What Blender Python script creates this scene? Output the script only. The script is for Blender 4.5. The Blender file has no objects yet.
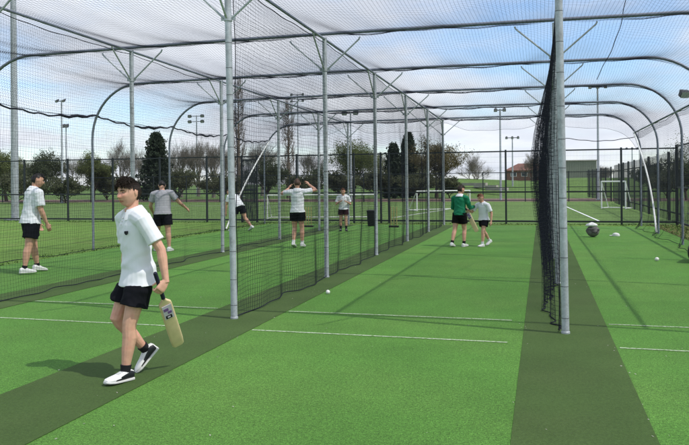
import bpy, math, random
import numpy as np
from mathutils import Vector, Matrix
R = math.radians
sin, cos, pi = math.sin, math.cos, math.pi
rnd = random.Random(7)
rs = np.random.RandomState(5)
scene = bpy.context.scene
col = scene.collection

# ---------------------------------------------------------------- camera
CAM_H, FPX, YAW, ROLL, PPY, CX = 1.555, 718.0, R(15.33), R(-0.515), 183.0, 344.5
cd = bpy.data.cameras.new('camera')
cam = bpy.data.objects.new('camera', cd); col.objects.link(cam)
cd.sensor_width = 36; cd.lens = FPX/689*36; cd.shift_y = (PPY-222.5)/689
cd.clip_start = .05; cd.clip_end = 3000
cam.matrix_world = (Matrix.Translation((0, 0, CAM_H)) @ Matrix.Rotation(YAW, 4, 'Z') @
                    Matrix.Rotation(pi/2, 4, 'X') @ Matrix.Rotation(ROLL, 4, 'Z'))
scene.camera = cam

def ray(px, py):
    du, dv = px-CX, py-PPY
    u = du*cos(ROLL)+dv*sin(ROLL); v = -du*sin(ROLL)+dv*cos(ROLL)
    X, Z, Y = u/FPX, 1., -v/FPX
    return X*cos(YAW)-Z*sin(YAW), X*sin(YAW)+Z*cos(YAW), Y
def at(px, py, D):
    """the point of the place seen at photo pixel px, py and lying D metres down the lanes"""
    x, y, t = ray(px, py); k = D/y
    return Vector((x*k, D, CAM_H+t*k))
def gr(px, py):
    x, y, t = ray(px, py); k = -CAM_H/t
    return Vector((x*k, y*k, 0))

# ---------------------------------------------------------------- tagging
def tag(o, label=None, cat=None, group=None, kind=None):
    if label: o['label'] = label
    if cat: o['category'] = cat
    if group: o['group'] = group
    if kind: o['kind'] = kind
    return o
def empty(name, loc=(0, 0, 0), rz=0):
    o = bpy.data.objects.new(name, None); col.objects.link(o)
    o.empty_display_size = .2
    o.location = loc; o.rotation_euler = (0, 0, rz); return o

# ---------------------------------------------------------------- materials
def mat(name, c, rough=.6, metal=0., spec=.3, var=None, bump=None, c2=None, fac=None, sheen=0):
    """c base colour; var=(scale, amount) brightness mottling; c2, fac=(scale, lo, hi) patches of a second colour; bump=(scale, strength, dist)"""
    m = bpy.data.materials.new(name); m.use_nodes = True
    n, l = m.node_tree.nodes, m.node_tree.links
    b = n['Principled BSDF']
    b.inputs['Roughness'].default_value = rough; b.inputs['Metallic'].default_value = metal
    b.inputs['Specular IOR Level'].default_value = spec
    b.inputs['Base Color'].default_value = (*c, 1)
    if sheen: b.inputs['Sheen Weight'].default_value = sheen
    geo = n.new('ShaderNodeNewGeometry')
    out = None
    if c2:
        t = n.new('ShaderNodeTexNoise'); t.inputs['Scale'].default_value = fac[0]; t.inputs['Detail'].default_value = 5
        l.new(geo.outputs['Position'], t.inputs['Vector'])
        r = n.new('ShaderNodeMapRange'); r.inputs[1].default_value = fac[1]; r.inputs[2].default_value = fac[2]
        l.new(t.outputs['Fac'], r.inputs[0])
        x = n.new('ShaderNodeMix'); x.data_type = 'RGBA'
        x.inputs[6].default_value = (*c, 1); x.inputs[7].default_value = (*c2, 1)
        l.new(r.outputs[0], x.inputs[0]); out = x.outputs[2]
    if var:
        vs = var if isinstance(var, list) else [var]
        for sc, am in vs:
            t = n.new('ShaderNodeTexNoise'); t.inputs['Scale'].default_value = sc; t.inputs['Detail'].default_value = 4
            l.new(geo.outputs['Position'], t.inputs['Vector'])
            r = n.new('ShaderNodeMapRange'); r.inputs[1].default_value = .3; r.inputs[2].default_value = .7
            r.inputs[3].default_value = 1-am; r.inputs[4].default_value = 1+am
            l.new(t.outputs['Fac'], r.inputs[0])
            x = n.new('ShaderNodeVectorMath'); x.operation = 'SCALE'
            if out: l.new(out, x.inputs[0])
            else: x.inputs[0].default_value = c
            l.new(r.outputs[0], x.inputs['Scale']); out = x.outputs[0]
    if out: l.new(out, b.inputs['Base Color'])
    if bump:
        t = n.new('ShaderNodeTexNoise'); t.inputs['Scale'].default_value = bump[0]; t.inputs['Detail'].default_value = 4
        l.new(geo.outputs['Position'], t.inputs['Vector'])
        k = n.new('ShaderNodeBump'); k.inputs['Strength'].default_value = bump[1]; k.inputs['Distance'].default_value = bump[2]
        l.new(t.outputs['Fac'], k.inputs['Height']); l.new(k.outputs[0], b.inputs['Normal'])
    return m

M = {}
M['turf'] = mat('turf_green', (.093, .236, .038), .8, 0, .2, var=[(230, .35), (95, .5), (38, .25), (7, .06), (1.1, .10), (.22, .09)], bump=(200, 1.0, .012), c2=(.116, .252, .046), fac=(.5, .42, .66))
M['strip'] = mat('turf_olive', (.054, .096, .026), .85, 0, .15, var=[(240, .22), (95, .16), (40, .10), (.9, .13)], bump=(260, .7, .006), c2=(.064, .104, .031), fac=(.8, .45, .68))
M['line'] = mat('line_paint', (.42, .50, .36), .85, 0, .2, c2=(.13, .235, .075), fac=(38, .42, .66), var=[(120, .3), (3, .15)])
M['grass'] = mat('lawn', (.115, .208, .042), .9, 0, .1, var=[(30, .14), (4, .10), (.3, .12)], bump=(60, .4, .02), c2=(.13, .185, .050), fac=(.9, .5, .75))
M['field'] = mat('field_grass', (.100, .170, .045), .85, 0, .15, var=[(9, .3), (.9, .14), (.12, .10)], bump=(30, .6, .03))
M['dry'] = mat('worn_grass', (.16, .15, .06), .9, 0, .1, var=[(20, .3), (2, .2)], bump=(50, .8, .03), c2=(.09, .13, .03), fac=(1.4, .45, .6))
M['blade'] = mat('grass_blade', (.115, .205, .045), .7, 0, .2, var=[(3, .35)])
M['track'] = mat('track_red', (.17, .115, .098), .85, 0, .15, var=[(2, .12)])
M['asphalt'] = mat('asphalt', (.06, .06, .062), .9, var=[(4, .15)])
M['steel'] = mat('galvanised_steel', (.40, .43, .46), .5, .3, .5, var=[(14, .13), (55, .12), (3, .08)], c2=(.29, .30, .31), fac=(9, .52, .75))
M['arch'] = mat('shaded_roof_steel', (.25, .275, .335), .5, .3, .4, var=[(12, .14), (3, .08)])  # underside shade and net lashing of the roof tubes put into a darker bluish colour
M['tie'] = mat('cable_tie', (.10, .10, .11), .6)
M['net'] = mat('net_cord', (.016, .018, .028), .8, 0, .1)
M['rope'] = mat('dark_rope', (.015, .016, .03), .8)
M['fence'] = mat('fence_paint', (.018, .024, .029), .5, 0, .4)
M['white_metal'] = mat('white_metal', (.75, .76, .75), .45)
M['bark'] = mat('bark', (.085, .068, .050), .9, var=[(6, .25)])
M['twig'] = mat('twig', (.19, .172, .145), .9, var=[(1.5, .25)])
M['poplar'] = mat('poplar_twig', (.19, .158, .125), .9, var=[(1.5, .25)])
def leafmat(name, c): 
    m = mat(name, c, .65, 0, .2, var=[(1.2, .40), (7, .25)])
    n, l = m.node_tree.nodes, m.node_tree.links; b = n['Principled BSDF']
    t = n.new('ShaderNodeBsdfTranslucent'); x = n.new('ShaderNodeMixShader'); x.inputs[0].default_value = .42
    l.new(b.inputs['Base Color'].links[0].from_socket, t.inputs['Color'])
    l.new(b.outputs[0], x.inputs[1]); l.new(t.outputs[0], x.inputs[2]); l.new(x.outputs[0], n['Material Output'].inputs['Surface'])
    return m
M['leaf_green'] = leafmat('leaf_green', (.150, .180, .068))
M['leaf_olive'] = leafmat('leaf_olive', (.165, .145, .075))
M['leaf_shrub'] = leafmat('leaf_shrub', (.105, .118, .062))
M['leaf_dark'] = leafmat('leaf_dark', (.080, .098, .052))
M['leaf_conifer'] = leafmat('leaf_conifer', (.048, .068, .042))
M['brick'] = mat('red_brick', (.20, .115, .09), .9, var=[(3, .2)])
M['tile'] = mat('roof_tile', (.17, .085, .068), .8, var=[(2, .2)])
M['clad'] = mat('grey_cladding', (.27, .29, .24), .6, var=[(.6, .08)])
M['glass'] = mat('dark_glass', (.05, .06, .07), .1, 0, .5)
M['lamp_glass'] = mat('lamp_glass', (.35, .37, .40), .25, 0, .5)
M['dark_metal'] = mat('dark_metal', (.05, .055, .06), .5, .3)
M['bin'] = mat('black_plastic', (.010, .010, .011), .5, 0, .4)
M['stump'] = mat('yellow_plastic', (.40, .34, .13), .5)
M['ballw'] = mat('white_ball', (.75, .74, .70), .5)
M['bag'] = mat('grey_canvas', (.15, .145, .14), .95, 0, .08, bump=(40, .6, .01), var=[(10, .3)])
M['bagblack'] = mat('black_canvas', (.012, .012, .014), .6, bump=(40, .5, .01))
M['padw'] = mat('white_canvas', (.70, .70, .68), .7, bump=(30, .5, .01))
SKIN = [mat('skin_a', (.60, .34, .24), .5, 0, .35, var=[(25, .10), (7, .06)], c2=(.60, .28, .205), fac=(14, .5, .72), bump=(300, .12, .002)),
        mat('skin_b', (.56, .315, .22), .55, 0, .3, var=[(25, .06)])]
M['lip'] = mat('lip', (.40, .15, .12), .5)
M['eye'] = mat('eye', (.03, .022, .018), .25, 0, .5)
M['eyew'] = mat('eye_white', (.55, .52, .48), .3, 0, .5)
M['hair_dark'] = mat('hair_dark', (.026, .018, .014), .6, 0, .25, var=[(60, .4), (220, .4)])
M['hair_black'] = mat('hair_black', (.012, .010, .010), .55, 0, .4, var=[(60, .4)])
M['hair_red'] = mat('hair_red', (.16, .062, .028), .55, 0, .4, var=[(60, .3)])
M['hair_brown'] = mat('hair_brown', (.075, .038, .022), .55, 0, .4, var=[(60, .3)])
M['shirt_white'] = mat('shirt_white', (.74, .76, .80), .8, 0, .15, bump=(500, .15, .002), var=[(6, .03)], sheen=.1)
M['shirt_grey'] = mat('shirt_grey', (.36, .36, .39), .85, 0, .15, var=[(8, .06)])
M['jumper_green'] = mat('jumper_green', (.012, .17, .085), .85, 0, .2, var=[(8, .08)])
M['shorts_navy'] = mat('shorts_navy', (.007, .0075, .011), .85, 0, .12)
M['shorts_black'] = mat('shorts_black', (.006, .006, .007), .85, 0, .12)
M['shorts_wine'] = mat('shorts_wine', (.030, .008, .012), .75, 0, .2)
M['sock'] = mat('sock_black', (.010, .010, .013), .85)
M['sockw'] = mat('sock_white', (.65, .65, .65), .85)
M['shoe'] = mat('shoe_white', (.72, .72, .71), .5, var=[(30, .05)])
M['shoeb'] = mat('shoe_black', (.012, .013, .018), .45, 0, .4)
M['sole'] = mat('sole_white', (.60, .60, .58), .6)
M['willow'] = mat('willow', (.70, .55, .33), .45, 0, .3, var=[(18, .06)])
M['stick'] = mat('sticker_lilac', (.62, .55, .66), .4)
M['stick2'] = mat('sticker_purple', (.20, .10, .30), .4)
M['stick3'] = mat('sticker_black', (.012, .010, .02), .4)
M['grip'] = mat('grip_navy', (.015, .016, .035), .7, bump=(90, .5, .004))
M['bench'] = mat('pale_concrete', (.38, .36, .32), .85, var=[(2, .15)])

# ---------------------------------------------------------------- mesh builders
class MB:
    def __init__(s): s.v = []; s.f = []; s.mi = []
    def add(s, vs, fs, mi=0):
        o = len(s.v); s.v += [tuple(p) for p in vs]; s.f += [tuple(i+o for i in f) for f in fs]; s.mi += [mi]*len(fs); return s
    def box(s, c, d, rz=0, mi=0, M4=None):
        hx, hy, hz = d[0]/2, d[1]/2, d[2]/2
        vs = [Vector((x*hx, y*hy, z*hz)) for x in (-1, 1) for y in (-1, 1) for z in (-1, 1)]
        m = Matrix.Translation(c) @ (M4 if M4 else Matrix.Rotation(rz, 4, 'Z'))
        return s.add([m @ v for v in vs], [(0, 1, 3, 2), (4, 6, 7, 5), (0, 4, 5, 1), (2, 3, 7, 6), (0, 2, 6, 4), (1, 5, 7, 3)], mi)
    def tube(s, pts, r, n=8, cap=True, mi=0):
        pts = [Vector(p) for p in pts]; k = len(pts)
        rr = r if isinstance(r, (list, tuple)) else [r]*k
        vs = []; prev = None
        for i, p in enumerate(pts):
            t = (pts[min(i+1, k-1)]-pts[max(i-1, 0)]).normalized()
            if prev is None:
                a = Vector((1, 0, 0)) if abs(t.x) < .8 else Vector((0, 1, 0))
                prev = (a-t*a.dot(t)).normalized()
            prev = (prev-t*prev.dot(t)).normalized(); b = t.cross(prev)
            vs += [p+(prev*cos(2*pi*j/n)+b*sin(2*pi*j/n))*rr[i] for j in range(n)]
        fs = [(i*n+j, i*n+(j+1) % n, (i+1)*n+(j+1) % n, (i+1)*n+j) for i in range(k-1) for j in range(n)]
        if cap: fs += [tuple(range(n-1, -1, -1)), tuple(range((k-1)*n, k*n))]
        return s.add(vs, fs, mi)
    def loft(s, rings, n=18, mi=0, e=2.0):
        """rings: (centre, right, front, rx, ry)"""
        vs = []
        for c, a, b, rx, ry in rings:
            for j in range(n):
                q = 2*pi*j/n; cq, sq = cos(q), sin(q)
                cq = math.copysign(abs(cq)**(2/e), cq); sq = math.copysign(abs(sq)**(2/e), sq)
                vs.append(c+a*(rx*cq)+b*(ry*sq))
        k = len(rings)
        fs = [(i*n+j, i*n+(j+1) % n, (i+1)*n+(j+1) % n, (i+1)*n+j) for i in range(k-1) for j in range(n)]
        fs += [tuple(range(n-1, -1, -1)), tuple(range((k-1)*n, k*n))]
        return s.add(vs, fs, mi)
    def ball(s, c, r, nu=14, nv=9, mi=0, M4=None):
        r = r if isinstance(r, (list, tuple)) else (r, r, r)
        vs = [Vector((0, 0, -1))]
        for i in range(1, nv):
            q = -pi/2+pi*i/nv
            vs += [Vector((cos(q)*cos(2*pi*j/nu), cos(q)*sin(2*pi*j/nu), sin(q))) for j in range(nu)]
        vs.append(Vector((0, 0, 1)))
        fs = [(0, 1+(j+1) % nu, 1+j) for j in range(nu)]
        for i in range(nv-2):
            fs += [(1+i*nu+j, 1+i*nu+(j+1) % nu, 1+(i+1)*nu+(j+1) % nu, 1+(i+1)*nu+j) for j in range(nu)]
        L = len(vs)-1
        fs += [(L, 1+(nv-2)*nu+j, 1+(nv-2)*nu+(j+1) % nu) for j in range(nu)]
        m = Matrix.Translation(c) @ (M4 if M4 else Matrix())
        return s.add([m @ Vector((v.x*r[0], v.y*r[1], v.z*r[2])) for v in vs], fs, mi)
    def build(s, name, m, parent=None, smooth=True):
        me = bpy.data.meshes.new(name); me.from_pydata([tuple(p) for p in s.v], [], s.f)
        ms = m if isinstance(m, list) else [m]
        for x in ms: me.materials.append(x)
        if len(ms) > 1: me.polygons.foreach_set('material_index', s.mi)
        if smooth: 
            me.polygons.foreach_set('use_smooth', [True]*len(me.polygons))
            try: me.set_sharp_from_angle(angle=R(40))
            except Exception: pass
        me.update()
        o = bpy.data.objects.new(name, me); col.objects.link(o)
        if parent: o.parent = parent
        return o

def np_mesh(name, verts, faces, m, parent=None, smooth=False):
    """verts (N,3), faces (F,k)"""
    verts = np.asarray(verts, np.float32); faces = np.asarray(faces, np.int32)
    me = bpy.data.meshes.new(name); k = faces.shape[1]
    me.vertices.add(len(verts)); me.vertices.foreach_set('co', verts.ravel())
    me.loops.add(faces.size); me.loops.foreach_set('vertex_index', faces.ravel())
    me.polygons.add(len(faces)); me.polygons.foreach_set('loop_start', np.arange(0, faces.size, k, dtype=np.int32))
    me.update(calc_edges=True)
    if smooth: me.polygons.foreach_set('use_smooth', np.ones(len(faces), bool))
    me.materials.append(m)
    o = bpy.data.objects.new(name, me); col.objects.link(o)
    if parent: o.parent = parent
    return o

def remesh(mb, voxel, iters=3):
    me = bpy.data.meshes.new('union'); me.from_pydata([tuple(p) for p in mb.v], [], mb.f); me.update()
    o = bpy.data.objects.new('union', me); col.objects.link(o)
    r = o.modifiers.new('r', 'REMESH'); r.mode = 'VOXEL'; r.voxel_size = voxel; r.adaptivity = 0
    if iters:
        k = o.modifiers.new('s', 'SMOOTH'); k.iterations = iters; k.factor = .5
    dg = bpy.context.evaluated_depsgraph_get(); dg.update()
    out = bpy.data.meshes.new_from_object(o.evaluated_get(dg))
    bpy.data.objects.remove(o); bpy.data.meshes.remove(me)
    out.polygons.foreach_set('use_smooth', [True]*len(out.polygons))
    return out

def link_mesh(name, me, m, parent=None):
    me.name = name; me.materials.clear()
    for x in (m if isinstance(m, list) else [m]): me.materials.append(x)
    o = bpy.data.objects.new(name, me); col.objects.link(o)
    if parent: o.parent = parent
    return o

def strands(polys, r):
    """(N,K,3) polylines -> three-sided cords, vertices and quads"""
    P = np.asarray(polys, float); N, K, _ = P.shape
    T = np.empty_like(P); T[:, 1:-1] = P[:, 2:]-P[:, :-2]; T[:, 0] = P[:, 1]-P[:, 0]; T[:, -1] = P[:, -1]-P[:, -2]
    T /= np.linalg.norm(T, axis=2, keepdims=True)+1e-9
    d = np.abs(T.mean(axis=(0, 1))); ref = np.zeros(3); ref[np.argmin(d)] = 1
    B = np.cross(T, ref); B /= np.linalg.norm(B, axis=2, keepdims=True)+1e-9
    Nn = np.cross(T, B)
    V = np.stack([P+r*(B*cos(q)+Nn*sin(q)) for q in (0, 2*pi/3, 4*pi/3)], axis=2)  # N,K,3,3
    idx = np.arange(N*K*3).reshape(N, K, 3)
    F = []
    for j in range(3):
        a, b = idx[:, :-1, j], idx[:, :-1, (j+1) % 3]; c_, d_ = idx[:, 1:, (j+1) % 3], idx[:, 1:, j]
        F.append(np.stack([a, b, c_, d_], axis=-1).reshape(-1, 4))
    return V.reshape(-1, 3), np.concatenate(F)
def join_np(parts):
    vs, fs, o = [], [], 0
    for v, f in parts: vs.append(v); fs.append(f+o); o += len(v)
    return np.concatenate(vs), np.concatenate(fs)

def sheet(name, pts, z, m, kind='structure'):
    mb = MB(); mb.add([(x, y, z) for x, y in pts], [tuple(range(len(pts)))])
    o = mb.build(name, m, smooth=False); tag(o, kind=kind); return o
def rect(name, x0, x1, y0, y1, z, m): return sheet(name, [(x0, y0), (x1, y0), (x1, y1), (x0, y1)], z, m)

# ================================================================ SETTING
def disc():
    n = 64; return [(1500*cos(2*pi*i/n), 1500*sin(2*pi*i/n)) for i in range(n)]
sheet('ground', disc(), -.02, M['field'])
rect('lawn', -60, -10.2, -8, 27.4, -.012, M['grass'])
rect('grass_verge', 3.62, 7.5, -8, 27.4, -.012, M['dry'])
rect('grass_strip', -10.2, 3.62, 26.0, 27.4, -.012, M['grass'])
TX0, TX1, TY0, TY1 = -10.2, 3.62, -6, 26.0
rect('turf_lanes', TX0, TX1, TY0, TY1, 0, M['turf'])
for a, b in ((-7.5, -6.62), (-3.9, -3.0), (-.19, .66)):
    rect('turf_walkway', a, b, TY0, TY1, .004, M['strip'])
lines = [(-2.98, -.33), (-6.6, -3.92), (.69, 3.3), (-10.0, -7.52)]
for x0, x1 in lines:
    for y in (7.10, 8.24):
        rect('crease_line', x0, x1, y-.018, y+.018, .004, M['line'])
        rect('crease_line', x0, x1, 25.2-(y-7.1)-.018, 25.2-(y-7.1)+.018, .004, M['line'])
def gline(a, b, w, z=-.012):
    a, b = Vector((a[0], a[1])), Vector((b[0], b[1])); d = (b-a).normalized(); n = Vector((-d.y, d.x))*w/2
    sheet('pitch_line', [tuple(a-n), tuple(b-n), tuple(b+n), tuple(a+n)], z, M['white_metal'])
gline((2.2, 28.6), (1.2, 52), .09)
gline((-6.4, 31.5), (-5.0, 43), .10)
gline((-30, 47.5), (-11, 47.5), .10)
rect('running_track', -60, 40, 58, 68, -.014, M['track'])
# grass bank behind the track
def bank(name, x0, x1, y0, y1, h, m):
    mb = MB(); nx, ny = 40, 10
    vs = []
    for j in range(ny+1):
        v = j/ny
        for i in range(nx+1):
            u = i/nx
            e = min(1, u*8, (1-u)*8)
            z = h*e*(v*v*(3-2*v))*(1+.12*sin(u*17)+.08*sin(u*41))
            vs.append((x0+(x1-x0)*u, y0+(y1-y0)*v, z-.03))
    for i in range(nx+1):
        vs.append((x0+(x1-x0)*i/nx, y1+190, h-.1 if 0 < i < nx else -.03))
    fs = [(j*(nx+1)+i, j*(nx+1)+i+1, (j+1)*(nx+1)+i+1, (j+1)*(nx+1)+i) for j in range(ny+1) for i in range(nx)]
    mb.add(vs, fs); o = mb.build(name, m); tag(o, kind='structure'); return o
bank('grass_bank', -26, 60, 74, 92, 1.9, M['field'])

# ---------------------------------------------------------------- grass blades
def grass_blades(name, areas, dens, hmin, hmax, m):
    vs = []
    for x0, x1, y0, y1 in areas:
        n = int((x1-x0)*(y1-y0)*dens)
        p = np.stack([rs.uniform(x0, x1, n), rs.uniform(y0, y1, n), np.full(n, -.012)], 1)
        a = rs.uniform(0, pi, n); h = rs.uniform(hmin, hmax, n); w = .012+.010*rs.rand(n)
        d = np.stack([np.cos(a), np.sin(a), np.zeros(n)], 1)*w[:, None]
        tip = p+np.stack([rs.normal(0, .03, n), rs.normal(0, .03, n), h], 1)
        vs.append(np.stack([p-d, p+d, tip], 1).reshape(-1, 3))
    vs = np.concatenate(vs); f = np.arange(len(vs)).reshape(-1, 3)
    o = np_mesh(name, vs, f, m); tag(o, 'short mown grass growing beside the green artificial turf', 'grass', kind='stuff')
grass_blades('grass', [(-10.75, -10.22, 9, 27.3), (3.66, 4.6, 16, 27.3), (-24, 3.6, 26.6, 27.3)], 130, .02, .055, M['blade'])

# ================================================================ CAGE FRAME
P0, S = 7.65, 3.70
YI = [P0+S*i for i in range(6)]
LA, LB, LC, LD, LE = -3.43, -7.02, .225, -10.4, 3.26
def HT(i): return 4.02-.036*i
def htop(y): return HT(max(0, min(5, (y-P0)/S)))
RX, RZ = 1.28, 1.30
def profile(i_y, n=12):
    """arch outline from left foot to right foot at height htop"""
    H = htop(i_y); pts = [(LD, 0), (LD, .9), (LD, 1.8), (LD, H-RZ)]
    for k in range(1, n+1):
        q = pi/2*k/n; pts.append((LD+RX*(1-cos(q)), H-RZ+RZ*sin(q)))
    for k in range(1, 12): pts.append((LD+RX+(LE-LD-2*RX)*k/12, H+.035*sin(pi*k/12)))
    for k in range(0, n+1):
        q = pi/2*(1-k/n); pts.append((LE-RX*(1-cos(q)), H-RZ+RZ*sin(q)))
    pts += [(LE, 1.8), (LE, .9), (LE, 0)]
    return pts
cage = empty('practice_cage', (-3.5, P0, 0))
tag(cage, 'long galvanised steel frame of arches and posts over four green turf lanes', 'cage frame')
INV = Matrix.Translation((3.5, -P0, 0))
class CB(MB):       # builds in world coordinates, parts are stored relative to the cage
    def build(s, name, m, parent=None, smooth=True):
        s.v = [tuple(INV @ Vector(p)) for p in s.v]
        return MB.build(s, name, m, parent or cage, smooth)
for i, y in enumerate(YI):
    CB().tube([(x, y, z) for x, z in profile(y)], .0285, 10).build('arch', M['arch'])
for lx, nm in ((LA, 'a'), (LB, 'b'), (LC, 'c')):
    CB().tube([(lx, y, htop(y)-.055) for y in YI]+[(lx, YI[-1]+.05, HT(5)-.055)], .022, 8).build('ridge_beam', M['arch'])
    for i, y in enumerate(YI):
        tilt = {('a', 0): -.05, ('c', 0): -.045}.get((nm, i), rnd.uniform(-.012, .012))
        H = HT(i)-.03
        mb = CB(); mb.tube([(lx, y, 0), (lx+tilt*.5, y, H/2), (lx+tilt, y, H)], .038, 14)
        post = mb.build('post', M['steel'])
        CB().tube([(lx, y, -.01), (lx, y, .022), (lx, y, .027)], [.044, .044, .039], 14).build('ground_sleeve', M['steel'], post)
        zc = H-.52
        xc = lx+tilt*zc/H
        mb = CB(); mb.tube([(xc, y, zc-.035), (xc, y, zc+.035)], .048, 14)
        for sx in (-1, 1): mb.box((xc+sx*.062, y, zc), (.05, .014, .05))
        mb.build('collar', M['steel'], post)
        for ex, ey, ez in ((-.60, 0, H+.0), (.60, 0, H+.0), (0, -.62, H-.02)):
            CB().tube([(xc+math.copysign(.05, ex)*(ex != 0), y+math.copysign(.045, ey)*(ey != 0), zc),
                       (lx+ex*.97, y+ey*.97, ez-.06), (lx+ex, y+ey, ez-.02)], .0135, 7).build('strut', M['steel'], post)
        z = .16; tie0 = None
        while z < H-.7:
            x_ = lx+tilt*z/H
            if tie0 is None:
                tie0 = CB().tube([(x_, y, z-.0035), (x_, y, z+.0035)], .0392, 12).build('cable_tie', M['tie'], post); zt = z
            else:
                t_ = tie0.copy(); col.objects.link(t_); t_.parent = post; t_.location = (tilt*(z-zt)/H, 0, z-zt)
            z += .315+rnd.uniform(-.03, .03)
PZ = 3.20
qq = math.acos(max(-1, min(1, 1-((0))/RX)))
def purlin_x(side, y):
    H = htop(y); sq = (PZ-(H-RZ))/RZ; q = math.asin(sq)
    return (LD+RX*(1-cos(q))) if side < 0 else (LE-RX*(1-cos(q)))
CB().tube([(purlin_x(1, y)-.03, y, PZ-.03) for y in YI], .022, 8).build('purlin', M['arch'])
# corner braces from the top of the last arch down to the foot of the one before
for side, lx in ((-1, LD), (1, LE)):
    x5 = purlin_x(side, YI[5])
    pts = []
    for k in range(9):
        t = k/8; pts.append((x5+(lx-x5)*t-side*.05+side*.12*sin(pi*t), YI[5]-.05+(YI[4]+.08-YI[5])*t, PZ+(.03-PZ)*t))
    CB().tube(pts, .026, 8).build('brace', M['white_metal'])

# ================================================================ NETS
CELL, CR = .05, .00145
# roof net: along the lanes it sags between the arches, at the back it droops over the last one
def sag(y):
    t = (y-P0)/S; f = t-np.floor(t)
    return -.20*4*f*(1-f)*(t < 5)
def roof_pts(s, y):
    """s in metres along the arch outline measured from the left purlin"""
    s, y = np.broadcast_arrays(np.asarray(s, float), np.asarray(y, float))
    H = 4.02-.036*np.clip((y-P0)/S, 0, 5)
    q0 = math.asin((PZ-(4.0-RZ))/RZ); arc = (pi/2-q0)*1.29
    flat = LE-LD-2*RX
    x = np.empty(s.shape); z = np.empty(s.shape)
    a = np.clip(s/arc, 0, 1)*(pi/2-q0)+q0
    b = np.clip((s-arc-flat)/arc, 0, 1)*(pi/2-q0)
    xm = np.clip(s-arc, 0, flat)
    x = np.where(s < arc, LD+RX*(1-np.cos(a)), np.where(s > arc+flat, LE-RX*(1-np.cos(pi/2-b)), LD+RX+xm))
    z = np.where(s < arc, H-RZ+RZ*np.sin(a), np.where(s > arc+flat, H-RZ+RZ*np.sin(pi/2-b), H+.035*np.sin(pi*xm/flat)))
    edge = np.sin(np.clip(s/(2*arc+flat), 0, 1)*pi)**.5
    rows = 1-.75*np.exp(-((x-LA)/.5)**2)-.75*np.exp(-((x-LB)/.5)**2)-.75*np.exp(-((x-LC)/.5)**2)
    z = z+sag(y)*(.25+.75*rows)*(.35+.65*edge)+.012*np.sin(x*3.1+y*2.3)+.01*np.sin(x*7.7-y*1.7)
    over = np.clip(y-YI[5], 0, 9)
    z = z-over*.95*rows-.02; yy = np.where(over > 0, YI[5]+over*.35, y)
    return np.stack([x, yy, z-.03*(s > .1)], -1), 2*arc+flat
_, TOT = roof_pts(0, P0)
ys = np.arange(P0-.02, YI[5]+.45, CELL); ss = np.arange(0, TOT+.001, CELL)
sf = np.linspace(0, TOT, 84); yf = np.linspace(P0-.02, YI[5]+.42, 150)
A1, _ = roof_pts(sf[None, :], ys[:, None]); A2, _ = roof_pts(ss[:, None], yf[None, :])
v, f = join_np([strands(A1, CR), strands(A2, CR), strands(A1[::max(1, len(ys)-1)], .006)])
o = np_mesh('roof_net', v, f, M['net'])
tag(o, 'dark netting stretched as a sagging roof over the steel arches', 'net')
# side nets
def side_net(lx, label, bulge, name='side_net', top=None, y0=P0+.06, y1=YI[5], seed=0, gather=0., lay=0., x_top=None, fold=0., cr=.00105):
    r = np.random.RandomState(seed)
    ph = r.uniform(0, 6.28, 8)
    def pts(y, v):      # v 0 bottom .. 1 top
        y, v = np.broadcast_arrays(np.asarray(y, float), np.asarray(v, float))
        H = (4.02-.036*np.clip((y-P0)/S, 0, 5)-.10) if top is None else np.full(y.shape, top)
        t = (y-P0)/S; fr = t-np.floor(t); span = np.sin(pi*np.clip(fr, 0, 1))
        hem = (.02+.025*span*(.5+.5*np.sin(t*2.3+ph[0])))
        z = hem+(H-hem)*v-span*.05*v*(v > .5)
        w = (1-v)
        x = lx+bulge*np.sin(pi*np.clip(v*1.0, 0, 1))**1.2*(.35+.65*span)*(.7+.3*np.sin(t*1.7+ph[1]))
        x = x+w**1.5*(.035*np.sin(y*1.9+ph[2])+.035*np.sin(y*4.3+ph[3])+.02*np.sin(y*9.1+ph[4]))*(.25+.75*span)
        x = x+bulge*.55*w**2*span
        if gather: x = x+gather*np.exp(-(y-y0)/.5)*np.sin((y-y0)*26+v*3)*(.4+.6*w)
        z = z+.010*np.sin(y*2.7+z*6.1+ph[6])+.006*np.sin(y*7.3-z*9+ph[7])
        if fold: x = x+fold*(.35+.65*w)*np.sin(y*17+2*np.sin(y*1.3)+z*.8)*(.4+.6*np.sin(z*.9+y*.7)**2)
        if x_top is not None: x = x+(x_top-lx)*np.clip((z-2.6)/(H-2.6), 0, 1)**2
        if lay: x = x+lay*np.exp(-z/.25)*span
        yy = y+.02*np.sin(z*5+y*3+ph[5])
        return np.stack([x, yy, z], -1)
    H0 = 3.9 if top is None else top
    yv = np.arange(y0, y1+.001, CELL); vv = np.linspace(0, 1, int(H0/CELL)+1)
    yf = np.arange(y0, y1+.001, .05 if fold else .1); vf = np.linspace(0, 1, 22)
    parts = [strands(pts(yv[:, None], vf[None, :]), cr), strands(pts(yf[None, :], vv[:, None]), cr)]
    # hem and edge ropes
    parts.append(strands(pts(yf[None, :], np.array([[.0]])), .008))
    parts.append(strands(pts(yf[None, :], np.array([[1.0]])), .007))
    parts.append(strands(pts(np.array([[y0], [y1]]), vf[None, :]), .006))
    v, f = join_np(parts)
    o = np_mesh(name, v, f, M['net']); tag(o, label, 'net', 'nets hanging between the lanes'); return o
side_net(LA, 'dark net hanging from the posts just right of the boy with the bat', .10, seed=1, cr=.0019)
side_net(LB, 'dark net dividing the two left lanes, behind the boy with the bat', .08, seed=2)
side_net(LC, 'dark net seen edge on behind the tall post right of centre', -.36, seed=3, gather=.03, fold=.055, cr=.0018)
side_net(LD+.04, 'outermost net on the left, along the lawn', .05, top=PZ, seed=4, x_top=purlin_x(-1, P0))
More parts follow.
